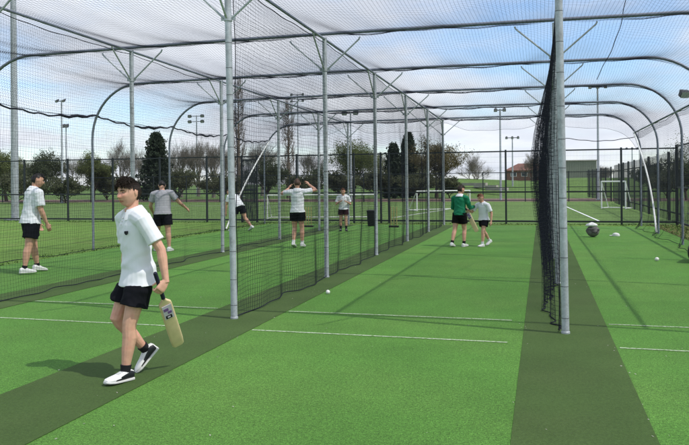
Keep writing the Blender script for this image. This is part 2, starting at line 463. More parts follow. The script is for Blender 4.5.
side_net(LE-.04, 'outermost net on the right, trailing on the turf edge by the side fence', -.05, top=PZ, seed=5, x_top=purlin_x(1, P0), lay=-.28)
# edge ropes: thick bundle along the left side, with loops
def rope(name, pts, r, label, cat='rope'):
    mb = MB(); mb.tube(pts, r, 7); o = mb.build(name, M['rope']); tag(o, label, cat); return o
pts = []; rr = []
for k in range(111):
    y = P0+(YI[5]-P0)*k/110; t = (y-P0)/S; fr = t-math.floor(t)
    pts.append((purlin_x(-1, y)-.02+.02*sin(k*.9), y, PZ+.02-.13*sin(pi*fr)-.02*sin(k*1.7)))
    rr.append(.018+.020*max(0, sin(k*.33+1))*abs(sin(k*.13)))
rope('net_rope', pts, rr, 'thick dark rope with bunched netting along the left eave of the cage')
mb = MB(); 
pts = []
for k in range(40):
    t = k/39; p = at(627.5-9*t-22*t*t*1.0+.5*sin(t*20), -12+92*t, 11.3+2.2*t); p.z += .02*sin(t*9); pts.append(p)
rope('hanging_cord', pts, .006, 'thin black cord hanging loose from the roof net on the right', 'cord')
pts = []
for k in range(40):
    t = k/39; pts.append((LC+(purlin_x(1, YI[5])-LC)*t, YI[5]+.04, 2.95+.10*(abs(2*t-1)**1.4)+.05*sin(t*5+1)+.01*sin(t*31)))
rope('back_rope', pts, .012, 'dark rope slung across the back of the right lane under the last arch')

# ================================================================ FENCES
def mesh_panel(mb_list, a, b, z0, z1, dx, dz, r=.003):
    a = np.array(a, float); b = np.array(b, float); L = np.linalg.norm(b-a); n = max(2, int(L/dx))
    t = np.linspace(0, 1, n+1)[:, None]
    base = a+(b-a)*t
    V = np.stack([np.concatenate([base, np.full((n+1, 1), z0)], 1), np.concatenate([base, np.full((n+1, 1), z1)], 1)], 1)
    zs = np.arange(z0, z1+.001, dz)
    Hh = np.stack([np.stack([np.full(len(zs), a[0]), np.full(len(zs), a[1]), zs], 1), np.stack([np.full(len(zs), b[0]), np.full(len(zs), b[1]), zs], 1)], 1)
    return [strands(V, r), strands(Hh, r)]
def fence(name, pts, h, label, dx, dz, r, rails, pr, group=None, tall=None, bars=False):
    root = empty(name, (pts[0][0], pts[0][1], 0)); o0 = Vector((pts[0][0], pts[0][1], 0))
    tag(root, label, 'fence', group)
    parts = []
    for a, b in zip(pts[:-1], pts[1:]):
        parts += mesh_panel(None, a, b, .06, h, dx, dz, r)
    v, f = join_np(parts); v = v-np.array(o0)
    np_mesh('mesh_panel', v, f, M['fence'], root)
    for z, w in rails:
        mb = MB()
        for a, b in zip(pts[:-1], pts[1:]):
            d = Vector((b[0]-a[0], b[1]-a[1], 0)); c_ = Vector(((a[0]+b[0])/2, (a[1]+b[1])/2, z))-o0
            mb.box(c_, (d.length, .05, w), math.atan2(d.y, d.x))
        mb.build('rail', M['fence'], root, smooth=False)
    for k, p in enumerate(pts):
        hh = h+(tall[k] if tall else .06)
        MB().box(Vector((p[0], p[1], hh/2))-o0, (pr, pr, hh)).build('post', M['fence'], root, smooth=False)
    return root
FD = 27.0
px_posts = [-25, 24.6, 68, 113, 160, 207, 242, 257, 297, 354, 381, 389, 444, 506, 565, 621.5, 677]
fx = [at(p, 200, FD).x for p in px_posts]
fence('back_fence', [(x, FD) for x in fx], 2.66, 'tall black mesh fence with rails across the back of the cage', .05, .2, .0019,
      [(2.66, .045), (1.17, .055), (.10, .06)], .064)
xr = fx[-1]
side_pts = [(xr, FD-2.6*k) for k in range(0, 9)]
fence('side_fence', side_pts, 2.72, 'black mesh fence along the right side of the cage, nearest the frame edge', .05, .2, .0022,
      [(2.72, .045), (1.3, .05), (.1, .06)], .085)
# palisade continuing beyond the corner
def palisade(name, a, b, h, label):
    root = empty(name, (a[0], a[1], 0)); tag(root, label, 'fence'); o0 = Vector((a[0], a[1], 0))
    d = Vector((b[0]-a[0], b[1]-a[1], 0)); L = d.length; u = d.normalized(); ang = math.atan2(u.y, u.x)
    mb = MB(); n = int(L/.20)
    for k in range(n):
        p = u*(k*.20); hh = h+.04*sin(k*.7)*0
        mb.box(p+Vector((0, 0, hh/2+.03)), (.042, .010, hh), ang)
        mb.add([p+Vector((u.x*.013, u.y*.013, hh+.031)), p-Vector((u.x*.013, u.y*.013, -hh-.031)), p+Vector((0, 0, hh+.09))], [(0, 1, 2)])
    mb.build('pales', M['fence'], root, smooth=False)
    for z in (.35, h-.35):
        MB().box(u*(L/2)+Vector((-u.y*-.03, u.x*-.03, z)), (L, .04, .05), ang).build('rail', M['fence'], root, smooth=False)
    for k in range(int(L/2.75)+1):
        MB().box(u*(k*2.75)+Vector((.06, 0, h/2+.05)), (.09, .09, h+.1), ang).build('post', M['fence'], root, smooth=False)
    return root
palisade('palisade_fence', (xr+.15, FD+.3), (xr+.25, 52), 2.55, 'dark palisade fence running away beyond the back right corner')
palisade('palisade_fence', (5.0, 57.4), (4.2, 72), 2.5, 'far stretch of dark palisade fence behind the small white goal')
# second fence at the far side of the field
pts2 = [(-62+3.2*k, 57.0) for k in range(23)]
fence('field_fence', pts2, 2.25, 'low dark mesh fence on the far side of the grass field', .1, .3, .004, [(2.25, .05), (1.1, .05), (.1, .05)], .07)
# gate panel in the back fence
g0, g1 = fx[6], fx[7]
gate = empty('gate', (g0, FD-.06, 0)); tag(gate, 'narrow dark gate with close bars in the back fence left of the crouching player', 'gate')
mb = MB(); n = 15
for k in range(n): mb.box((.05+(g1-g0-.1)*k/(n-1), 0, 1.3), (.022, .02, 2.5))
mb.build('bars', M['fence'], gate, smooth=False)
mb = MB()
for z in (.09, 1.3, 2.52): mb.box(((g1-g0)/2, -.02, z), (g1-g0-.06, .02, .06))
mb.build('gate_frame', M['fence'], gate, smooth=False)
MB().tube([(.10, -.03, 1.05), (.10, -.09, 1.05), (.22, -.09, 1.05)], .012, 6).build('handle', M['steel'], gate)

# ================================================================ FIELD FURNITURE
def goal(name, c, rz, w, h, d, label, r=.032, base=True):
    root = empty(name, c, rz); tag(root, label, 'goal', 'white football goals on the field')
    MB().tube([(-w/2, 0, h), (w/2, 0, h)], r, 8).build('crossbar', M['white_metal'], root)
    for s in (-1, 1):
        MB().tube([(s*w/2, 0, 0), (s*w/2, 0, h+r)], r, 8).build('goalpost', M['white_metal'], root)
        MB().tube([(s*w/2, .02, h-.02), (s*w/2, d, .03)], r*.7, 7).build('stay', M['white_metal'], root)
        if base: MB().tube([(s*w/2, 0, .03), (s*w/2, d, .03)], r*.7, 7).build('ground_bar', M['white_metal'], root)
    MB().tube([(-w/2, d, .03), (w/2, d, .03)], r*.7, 7).build('back_bar', M['white_metal'], root)
    xs = np.linspace(-w/2, w/2, int(w/.12)); t = np.linspace(0, 1, int(math.hypot(h, d)/.12))
    V = np.stack([np.stack([np.full(len(t), x), d*t, h*(1-t)], 1) for x in xs]); V2 = V.transpose(1, 0, 2)
    v, f = join_np([strands(V, .0022), strands(V2, .0022)])
    np_mesh('goal_net', v, f, M['net'], root)
    return root
pL, pR = at(267.5, 221, 29.6), at(376, 221, 30.4)
c = (pL+pR)/2; c.z = 0
goal('football_goal', c, math.atan2(pR.y-pL.y, pR.x-pL.x), (pR-pL).length, 1.04, .9, 'low white football goal behind the red haired boy in dark red shorts')
pL, pR = gr(417, 211), gr(470, 209.5)
goal('football_goal', (pL+pR)/2, math.atan2(pR.y-pL.y, pR.x-pL.x), (pR-pL).length, 1.07, .9, 'white football goal standing behind the player in the green jumper')
pL = gr(602, 208.5)
goal('football_goal', (pL.x+.58, pL.y-.3, 0), R(-28), 1.35, 1.5, .9, 'small white goal near the dark palisade fence on the right', r=.04)

def wicket(c, rz, label):
    root = empty('wicket', c, rz); tag(root, label, 'wicket', 'yellow practice wickets')
    MB().box((0, 0, .03), (.34, .12, .06)).build('base', M['bin'], root, smooth=False)
    for s in (-1, 0, 1): MB().tube([(s*.1, 0, .06), (s*.1, 0, .70), (s*.1, 0, .715)], [.016, .016, .010], 8).build('stump', M['stump'], root)
    return root
wicket((-4.95, 24.5, 0), 0, 'yellow stumps on a black base right of the black bin')
wicket((-8.0, 24.3, 0), 0, 'yellow stumps partly hidden behind the player with raised arms')
b = gr(371.5, 226); root = empty('bin', b); tag(root, 'black upright bin at the back of the lane beside the white goal', 'bin')
mb = MB(); X_, Y_ = Vector((1, 0, 0)), Vector((0, 1, 0))
mb.loft([(Vector((0, 0, z)), X_, Y_, a, a) for z, a in ((0, .115), (.02, .12), (.5, .15), (.52, .15))], 20, e=6); mb.build('bin_body', M['bin'], root)
mb = MB(); mb.loft([(Vector((0, 0, z)), X_, Y_, a, a) for z, a in ((.521, .16), (.55, .165), (.57, .15), (.58, .1))], 20, e=6); mb.build('lid', M['bin'], root)

def flood(c, h, arms, label, r=.07, heads=2, width=1.4, rz=0, size=.2, m='steel', tilt=35):
    root = empty('floodlight', c, rz); tag(root, label, 'floodlight', 'floodlight masts round the field')
    MB().tube([(0, 0, 0), (0, 0, h*.5), (0, 0, h)], [r, r*.8, r*.6], 10).build('mast', M[m], root)
    MB().box((0, 0, .02), (r*4, r*4, .04)).build('foot', M[m], root, smooth=False)
    for k in range(arms):
        z = h-.1-k*.75
        MB().tube([(-width/2, 0, z), (width/2, 0, z)], .04, 7).build('crossarm', M['dark_metal'], root)
        for j in range(heads):
            x = -width/2+width*(j/(heads-1) if heads > 1 else 0)
            T = Matrix.Rotation(R(tilt), 4, 'X')
            mb = MB(); mb.loft([(Vector((x, -.02, z+.10))+T.to_3x3() @ Vector((0, q, 0)), X_, T.to_3x3() @ Vector((0, 0, 1)), a, a2) for q, a, a2 in ((-.30, size, size*.75), (-.1, size, size*.75), (.02, size*.55, size*.4), (.12, size*.4, size*.3))], 16, e=5)
            lp = mb.build('lamp_head', M['dark_metal'], root)
            n_ = T.to_3x3() @ Vector((0, -.312, 0))
            MB().box(Vector((x, -.02, z+.10))+n_, (size*1.8, .012, size*1.3), M4=T).build('lens', M['lamp_glass'], lp, smooth=False)
    return root
def fl(px, ytop, D, arms, label, **k):
    p = at(px, ytop, D); return flood((p.x, D, 0), p.z, arms, label, **k)
flood((at(15, 200, 27.6).x, 27.6, 0), 15, 1, 'thick pale floodlight mast rising out of view on the far left', r=.17, heads=3, width=2)
fl(61.5, 100, 55, 1, 'thin pale mast, taller of the close pair on the left', r=.10, heads=2, width=.7, size=.12)
fl(66, 125, 62, 1, 'thin mast with one lamp, shorter of the close pair on the left', r=.09, heads=2, width=.4, size=.2)
fl(196.5, 115.5, 90, 2, 'mast with four floodlights above the bare trees', r=.12, heads=2, width=1.9, size=.26)
fl(297.5, 94, 80, 2, 'slim mast with two crossarms beside the right bare poplar', r=.09, heads=2, width=1.4, size=.13)
fl(350.5, 112, 60, 1, 'mast with twin lamps behind the red haired boy in dark red shorts', r=.09, heads=2, width=1.0, size=.22)
fl(500, 109, 60, 1, 'mast above the boys in the middle lane, taller of two', r=.10, heads=2, width=.7, size=.14)
fl(512.3, 137, 85, 1, 'mast left of the red roofed house, with a wide crossarm', r=.10, heads=3, width=1.3, size=.14)
fl(597.5, 86, 62, 1, 'tall mast with a wide crossarm above the grey clad hall', r=.11, heads=3, width=1.2, size=.13)
fl(632, 148, 120, 1, 'distant small mast above the dark palisade fence', r=.12, heads=3, width=1.6, size=.18)
p = at(690.5, 92, 36); flood((p.x, p.y, 0), p.z, 1, 'mast at the right edge with a lamp jutting over the arches', r=.07, heads=2, width=.8, size=.22, rz=R(20))

n_ = 260; pp = np.stack([rs.uniform(-6, 3.4, n_), rs.uniform(3.2, 14, n_), np.full(n_, .008)], 1)
pp[:90, 0] = rs.choice([-.19, .66, -3.0, -3.9], 90)+rs.normal(0, .05, 90)
a_ = rs.uniform(0, 6.3, n_); q_ = rs.uniform(.003, .011, n_)[:, None]
d_ = np.stack([np.cos(a_), np.sin(a_), .3*np.sin(a_*3)], 1)*q_; e_ = np.stack([-np.sin(a_), np.cos(a_), .3*np.cos(a_*2)], 1)*q_*.6
V_ = np.stack([pp-d_, pp-e_, pp+d_, pp+e_], 1).reshape(-1, 3)
tag(np_mesh('litter', V_, np.arange(len(V_)).reshape(-1, 4), M['bench']), 'tiny pale scraps and crumbs scattered over the turf and the olive strips', 'litter', kind='stuff')
# small things on the turf
def ball(c, r, label):
    mb = MB(); mb.ball((0, 0, r), r, 16, 10); o = mb.build('ball', M['ballw']); o.location = c
    mb = MB(); mb.tube([(r*1.01*cos(q), 0, r+r*1.01*sin(q)) for q in np.linspace(0, 2*pi, 20)], .003, 5); mb.build('seam', M['padw'], o)
    tag(o, label, 'ball', 'white balls on the turf')
ball(gr(328, 294), .028, 'white ball on the olive strip beside the second post')
ball(gr(657, 261), .036, 'white ball lying on the right lane near its outer net')
b = gr(593, 237); root = empty('kit_bag', (b.x, b.y, 0), .3); tag(root, 'round dark grey kit bag on the right lane with a white pad on top', 'bag')
mb = MB(); mb.ball((0, 0, .17), (.175, .16, .165), 20, 12)
for k, p_ in enumerate(mb.v):
    p_ = Vector(p_); n_ = 1+.07*sin(p_.x*31+k*.01)+.05*sin(p_.z*40+p_.y*22); mb.v[k] = (p_.x*n_, p_.y*n_, max(0, p_.z*(1+.05*sin(p_.x*25))))
mb.build('bag_body', M['bag'], root)
mb = MB(); mb.tube([(-.12, -.12, .22), (-.09, -.165, .17), (.0, -.175, .13), (.08, -.165, .17), (.11, -.125, .22)], .010, 6); mb.build('handle', M['bagblack'], root)
mb = MB(); mb.tube([(.19*cos(q)*.99, -.16*sin(q)*1.02*.9, .21) for q in np.linspace(.2, pi-.2, 14)], .006, 5); mb.build('zip', M['bagblack'], root)
mb = MB(); mb.ball((0, 0, 0), (.17, .12, .055), 22, 12)
for k, p_ in enumerate(mb.v):
    x_, y_, z_ = p_; n_ = 1+.12*sin(x_*37+1)+.10*sin(y_*45+x_*20); mb.v[k] = (x_*(1+.05*sin(y_*50)), y_, z_*n_-1.1*(x_*x_+y_*y_)*.8)
mb.build('batting_pad', M['padw']); o = bpy.data.objects['batting_pad']; o.location = (b.x-.03, b.y-.02, .345); o.rotation_euler = (0, 0, .4); tag(o, 'white pad dropped on top of the round grey bag', 'pad')
b = gr(616, 236); mb = MB()
mb.loft([(Vector((0, 0, z)), X_, Y_, a, a*.85) for z, a in ((0, .10), (.03, .105), (.07, .085), (.09, .03))], 16)
mb.loft([(Vector((x, 0, .012-.0*x)), Y_, Vector((0, 0, 1)), a, .006) for x, a in ((.06, .085), (.12, .08), (.17, .05), (.185, .015))], 12)
o = mb.build('cap', M['padw']); o.location = b; o.rotation_euler = (0, 0, 2.6); tag(o, 'white cap lying on the turf right of the grey bag', 'cap')
b = gr(687, 262); root = empty('kit_bag', (b.x+.28, b.y+.1, 0), R(70)); tag(root, 'black and white kit bag cut by the right edge of the photo', 'bag')
mb = MB(); mb.loft([(Vector((x, 0, .20)), Y_, Vector((0, 0, 1)), a, a*1.0) for x, a in ((-.42, .10), (-.40, .17), (-.3, .2), (.3, .2), (.40, .17), (.42, .10))], 22, e=2.6); mb.build('bag_body', M['bagblack'], root)
mb = MB(); mb.loft([(Vector((x, 0, .20)), Y_, Vector((0, 0, 1)), a, a) for x, a in ((.421, .12), (.428, .12), (.431, .08))], 22, e=2.6); mb.build('end_panel', M['padw'], root)
mb = MB(); mb.tube([(-.2, 0, .40), (-.15, -.0, .50), (.15, 0, .50), (.2, 0, .40)], .014, 6); mb.build('handle', M['bagblack'], root)

# ================================================================ BUILDINGS
def house(px, D):
    p = at(px, 185, D); root = empty('brick_house', (p.x, D, 0), R(-12)); tag(root, 'red brick house with a red tiled hipped roof beyond the grass bank', 'house')
    w, d, h = 8.6, 7, 2.4
    MB().box((0, 0, h/2), (w, d, h)).build('wall', M['brick'], root, smooth=False)
    mb = MB(); e = .4
    vs = [(-w/2-e, -d/2-e, h), (w/2+e, -d/2-e, h), (w/2+e, d/2+e, h), (-w/2-e, d/2+e, h), (-w/2+2.0, 0, h+1.7), (w/2-2.0, 0, h+1.7)]
    mb.add(vs, [(0, 1, 5, 4), (1, 2, 5), (2, 3, 4, 5), (3, 0, 4), (3, 2, 1, 0)]); rf = mb.build('roof', M['tile'], root, smooth=False)
    MB().box((1.2, .6, h+2.0), (.7, .6, 1.4)).build('chimney', M['brick'], rf, smooth=False)
    for x in (-2.5, 0, 2.5):
        f_ = MB().box((x, -d/2-.02, 1.5), (1.4, .06, 1.0)).build('window', M['white_metal'], root, smooth=False)
        MB().box((x, -d/2-.055, 1.5), (1.2, .03, .84)).build('pane', M['glass'], f_, smooth=False)
    for y in (-1.8, 1.8):
        f_ = MB().box((w/2+.02, y, 1.5), (.06, 1.3, 1.0)).build('window', M['white_metal'], root, smooth=False)
        MB().box((w/2+.055, y, 1.5), (.03, 1.1, .84)).build('pane', M['glass'], f_, smooth=False)
    root.location.z = 1.7
    return root
house(528, 175)
pr = at(597, 185, 165); hall = empty('sports_hall', (pr.x-5, 168, 1.3), 0); tag(hall, 'long grey green clad hall with a flat roof behind the palisade fence', 'building')
mb = MB()
for k in range(50):
    x = -5+10*k/50
    mb.box((x+.05, -3.0, 2.3), (.10, .12, 4.6)); 
mb.box((0, .5, 2.3), (9.96, 6.9, 4.58)); mb.build('wall', M['clad'], hall, smooth=False)
MB().box((0, .5, 4.72), (10.3, 7.4, .22)).build('roof', M['bench'], hall, smooth=False)
f_ = MB().box((-4, -3.09, 1.1), (1.1, .06, 2.2)).build('door', M['dark_metal'], hall, smooth=False)
# pale steps on the bank
for k, (xa, xb, D, z) in enumerate(((462, 486, 79, 183.5), (474, 497, 82, 185.8), (486, 507, 78, 188.5))):
    a, b_ = at(xa, z, D), at(xb, z+1.6, D-1.5)
    d = b_-a; 
    mb = MB(); mb.box((0, 0, 0), (d.length, .45, .30)); o = mb.build('bench', M['bench'], smooth=False)
    o.location = ((a.x+b_.x)/2, D, (a.z+b_.z)/2); o.rotation_euler = (0, 0, math.atan2(d.y, d.x))
    tag(o, ['pale bench row on the grass bank, topmost of three', 'pale bench row on the grass bank, middle of three', 'pale bench row on the grass bank, lowest of three'][k], 'bench', 'pale bench rows on the grass bank')

# ================================================================ TREES
def cords(segs, name, m, parent, n=4):
    """segs: list of (p0, p1, r0, r1) -> tapered prisms"""
    P0_ = np.array([s[0] for s in segs], float); P1_ = np.array([s[1] for s in segs], float)
    r0 = np.array([s[2] for s in segs]); r1 = np.array([s[3] for s in segs])
    T = P1_-P0_; T /= np.linalg.norm(T, axis=1, keepdims=True)+1e-9
    ref = np.where(np.abs(T[:, 2:3]) < .9, np.array([[0, 0, 1.]]), np.array([[1., 0, 0]]))
    B = np.cross(T, ref); B /= np.linalg.norm(B, axis=1, keepdims=True); N = np.cross(T, B)
    ring = lambda P, r: np.stack([P+r[:, None]*(B*cos(2*pi*j/n)+N*sin(2*pi*j/n)) for j in range(n)], 1)
    V = np.concatenate([ring(P0_, r0), ring(P1_, r1)], 1).reshape(-1, 3)
    k = np.arange(len(segs))[:, None]*2*n
    F = np.concatenate([np.concatenate([k+j, k+(j+1) % n, k+n+(j+1) % n, k+n+j], 1) for j in range(n)])
    return np_mesh(name, V, F, m, parent)
def branch(segs, tips, p, d, L, r, depth, spread, up, rr, kids=(2, 4)):
    n = 3
    for k in range(n):
        d2 = (d+Vector((rr.gauss(0, .12), rr.gauss(0, .12), rr.gauss(0, .08)+up))).normalized()
        q = p+d2*(L/n); ra = r*(1-.18*k); rb = r*(1-.18*(k+1))
        segs.append((p, q, ra, rb)); p, d = q, d2
        if depth <= 2: tips.append(p.copy())
        if depth > 0 and k >= (0 if depth < 4 else 1):
            for _ in range(rr.randint(*kids) if k == n-1 else rr.randint(1, 2)):
                a = rr.uniform(0, 2*pi); v_ = Vector((cos(a), sin(a), rr.uniform(-.2, .5)))*spread
                branch(segs, tips, p, (d+v_).normalized(), L*rr.uniform(.6, .8), max(rb*.62, .006), depth-1, spread, up, rr, kids)
def leaves(pts, n, size, rr, jit):
    P = np.array(pts)[rr.randint(0, len(pts), n)]+rr.normal(0, jit, (n, 3))
    a = rr.normal(0, 1, (n, 3)); a /= np.linalg.norm(a, axis=1, keepdims=True)
    b = np.cross(a, rr.normal(0, 1, (n, 3))); b /= np.linalg.norm(b, axis=1, keepdims=True)
    s = size*rr.uniform(.5, 1.2, n)[:, None]
    V = np.stack([P-a*s, P+b*s*.6, P+a*s, P-b*s*.6], 1).reshape(-1, 3)
    return V, np.arange(len(V)).reshape(-1, 4)
seed = [100]
def fit(arrs, h, w):
    """scale tree geometry so that it stands h tall and w wide"""
    A = np.concatenate([a.reshape(-1, 3) for a in arrs])
    hz = np.percentile(A[:, 2], 99.5); wx = np.percentile(np.abs(A[:, 0]), 98)+np.percentile(np.abs(A[:, 1]), 98)
    return np.array([w/wx, w/wx, h/hz])
def tree(px, ytop, wpx, D, kind, label, name=None, nleaf=24000):
    seed[0] += 1; rr = random.Random(seed[0]); nr = np.random.RandomState(seed[0])
    p = at(px, ytop, D); h = p.z; Z = D/ray(px, ytop)[1]; w = wpx*Z/FPX
    names = dict(leafy='broadleaf_tree', olive='broadleaf_tree', dark='dark_tree', conifer='conifer_tree', bare='bare_tree', poplar='poplar_tree', shrub='shrub')
    root = empty(name or names[kind], (p.x, D, 0), rr.uniform(0, 6))
    tag(root, label, 'shrub' if kind == 'shrub' else 'tree', 'shrubs beyond the field' if kind == 'shrub' else 'trees beyond the field')
    segs, tips = [], []
    if kind in ('leafy', 'olive', 'dark', 'bare', 'shrub'):
        h0 = {'bare': .22, 'shrub': .05}.get(kind, .20)*h
        segs.append((Vector((0, 0, -.1)), Vector((.03*h, 0, h0)), .035*h, .028*h))
        dep = 4 if kind == 'bare' else 3
        for k in range(5 if kind != 'bare' else 4):
            a = 2*pi*k/5+rr.uniform(-.4, .4); d = Vector((cos(a)*.55, sin(a)*.55, rr.uniform(.6, 1.2))).normalized()
            branch(segs, tips, Vector((.03*h, 0, h0*rr.uniform(.85, 1))), d, h*.30, .018*h, dep, .75, .06, rr)
        branch(segs, tips, Vector((.03*h, 0, h0)), Vector((0, 0, 1)), h*.34, .022*h, dep, .7, .06, rr)
    elif kind == 'poplar':
        segs.append((Vector((0, 0, -.1)), Vector((0, 0, h*.9)), .03*h*.8, .006))
        for k in range(150):
            z = h*(.08+.86*k/150); a = rr.uniform(0, 6.28); out = w*.5*min(1, (1-z/h)*4+.15)
            q = Vector((cos(a)*out*rr.uniform(.3, 1), sin(a)*out*rr.uniform(.3, 1), z+h*rr.uniform(.06, .13)))
            p0 = Vector((0, 0, z)); m_ = p0.lerp(q, .4)+Vector((cos(a), sin(a), -.3))*out*.25
            segs.append((p0, m_, .03, .022)); segs.append((m_, q, .022, .008))
            for _ in range(9):
                t = rr.uniform(.1, 1); b0 = m_.lerp(q, t); segs.append((b0, b0+Vector((rr.gauss(0, .22), rr.gauss(0, .22), rr.uniform(.25, .8))), .010, .004))
    elif kind == 'conifer':
        segs.append((Vector((0, 0, -.1)), Vector((0, 0, h*.97)), .03*h, .02))
        for k in range(190):
            t = (k+.5)/190; z = h*(.04+.95*t); a = k*2.4+rr.uniform(-.3, .3); L = w*.62*(1-t)**.6*rr.uniform(.65, 1.1)+.1
            q = Vector((cos(a)*L, sin(a)*L, z-L*.12+.1)); segs.append((Vector((0, 0, z)), q, .03, .008))
            for j in range(10):
                s_ = rr.uniform(.25, 1); tips.append(Vector((0, 0, z)).lerp(q, s_)+Vector((rr.gauss(0, .12), rr.gauss(0, .12), rr.gauss(0, .1))))
    S0 = np.array([[*s[0]] for s in segs]); S1 = np.array([[*s[1]] for s in segs])
    if kind in ('poplar', 'conifer'): k3 = np.ones(3)
    else:
        k3 = fit([S1], h*(.98 if kind == 'bare' else .95), w)
    segs2 = [(a*k3, b*k3, s[2], s[3]) for a, b, s in zip(S0, S1, segs)]
    thick = [s for s in segs2 if s[2] > .03]; thin = [s for s in segs2 if s[2] <= .03]
    tm = M['poplar'] if kind == 'poplar' else M['bark'] if kind != 'bare' else M['twig']
    cords(thick or segs2[:1], 'trunk', tm, root, 6)
    if kind in ('bare', 'poplar'):
        cords(thin, 'crown', tm, root, 3)
    else:
        T_ = np.array([[*t] for t in tips])*k3
        lm = {'leafy': 'leaf_green', 'olive': 'leaf_olive', 'dark': 'leaf_dark', 'conifer': 'leaf_conifer', 'shrub': 'leaf_shrub'}[kind]
        V, F = leaves(T_, nleaf, [.0050, .0034][kind != 'shrub']*Z*.27 if kind != 'conifer' else .0032*Z*.5, nr, .02*h if kind != 'conifer' else .012*h)
        np_mesh('crown', V, F, M[lm], root)
    return root
tree(6, 150, 38, 62, 'leafy', 'pale green tree at the far left edge behind the thick mast')
tree(42, 150, 40, 58, 'dark', 'wide dark tree directly above the man in the far left lane')
tree(93, 152, 34, 64, 'leafy', 'green tree left of the boy with the bat')
tree(122, 140, 34, 74, 'bare', 'bare brown tree just above the head of the boy with the bat')
tree(156, 134, 36, 62, 'conifer', 'dark broad conifer right of the boy with the bat')
tree(181, 141, 26, 78, 'bare', 'bare tree right beside the broad dark conifer')
tree(198, 138, 28, 84, 'bare', 'bare tree below the mast with four floodlights')
tree(213, 140, 26, 76, 'bare', 'bare tree left of the foremost post on the left')
tree(262, 140, 30, 86, 'bare', 'bare tree between the two tall poplars')
tree(238, 82, 19, 70, 'poplar', 'tall bare poplar right behind the foremost post, taller of two')
tree(288, 103, 17, 72, 'poplar', 'bare poplar above the player with raised arms, shorter of two')
tree(268, 158, 40, 60, 'dark', 'dark bushy tree left of the player with raised arms')
tree(318, 160, 26, 80, 'dark', 'small dark tree between the poplar and the round green tree', nleaf=3000)
tree(353, 138, 50, 74, 'leafy', 'round pale green tree above the red haired boy in dark red shorts')
tree(393, 145, 20, 70, 'conifer', 'narrow dark conifer, shorter of the two beside each other')
tree(408, 134, 22, 74, 'conifer', 'narrow dark conifer, taller of the two beside each other')
tree(436, 136, 46, 72, 'olive', 'round brown olive tree left of the boys in the middle lane')
tree(475, 153, 32, 92, 'bare', 'lone bare tree on the bank behind the boys in the middle lane')
tree(533, 150, 22, 120, 'bare', 'bare tree behind the red roofed house')
tree(604, 166, 20, 110, 'bare', 'small bare tree right of the grey hall')
tree(704, 122, 58, 30, 'leafy', 'green tree leaning in at the right edge beyond the fence', nleaf=8000)
for px, yt, w, D, lab in ((22, 156, 30, 105, 'far bare tree left of the wide dark tree'), (72, 157, 30, 110, 'far bare tree behind the paired thin masts'), (137, 150, 28, 112, 'far bare tree left of the broad dark conifer'),
        (168, 152, 26, 100, 'far bare tree half hidden by the broad dark conifer'), (228, 146, 24, 104, 'far bare tree behind the foremost left post'), (308, 152, 26, 108, 'far bare tree right of the shorter poplar'), (376, 150, 24, 110, 'far bare tree right of the round pale green tree'), (420, 152, 24, 112, 'far bare tree behind the taller narrow conifer')):
    tree(px, yt, w, D, 'bare', lab)
tree(652, 160, 34, 75, 'dark', 'dark tree behind the palisade fence on the right')
tree(686, 156, 36, 60, 'dark', 'dark tree behind the side fence at the right edge')
for k, (px, yt, w, D, lab) in enumerate(((668, 170, 34, 66, 'low dark shrub behind the palisade fence on the right'), (18, 172, 50, 54, 'low dark shrub below the pale green tree at far left'), (66, 176, 40, 55, 'low dark shrub behind the paired thin masts'),
        (108, 173, 40, 66, 'low dark shrub behind the head of the boy with the bat'), (180, 168, 44, 68, 'low dark shrub behind the man in grey'),
        (220, 172, 44, 66, 'low dark shrub behind the foremost left post'), (338, 170, 40, 66, 'low dark shrub under the round pale green tree'),
        (300, 172, 36, 64, 'low dark shrub behind the player with raised arms'), (376, 168, 34, 68, 'low dark shrub left of the paired narrow conifers'), (418, 168, 40, 64, 'low dark shrub under the brown olive tree'),
        (450, 176, 26, 70, 'low dark shrub at the left end of the grass bank'))):
    tree(px, yt, w, D, 'shrub', lab, nleaf=8000)

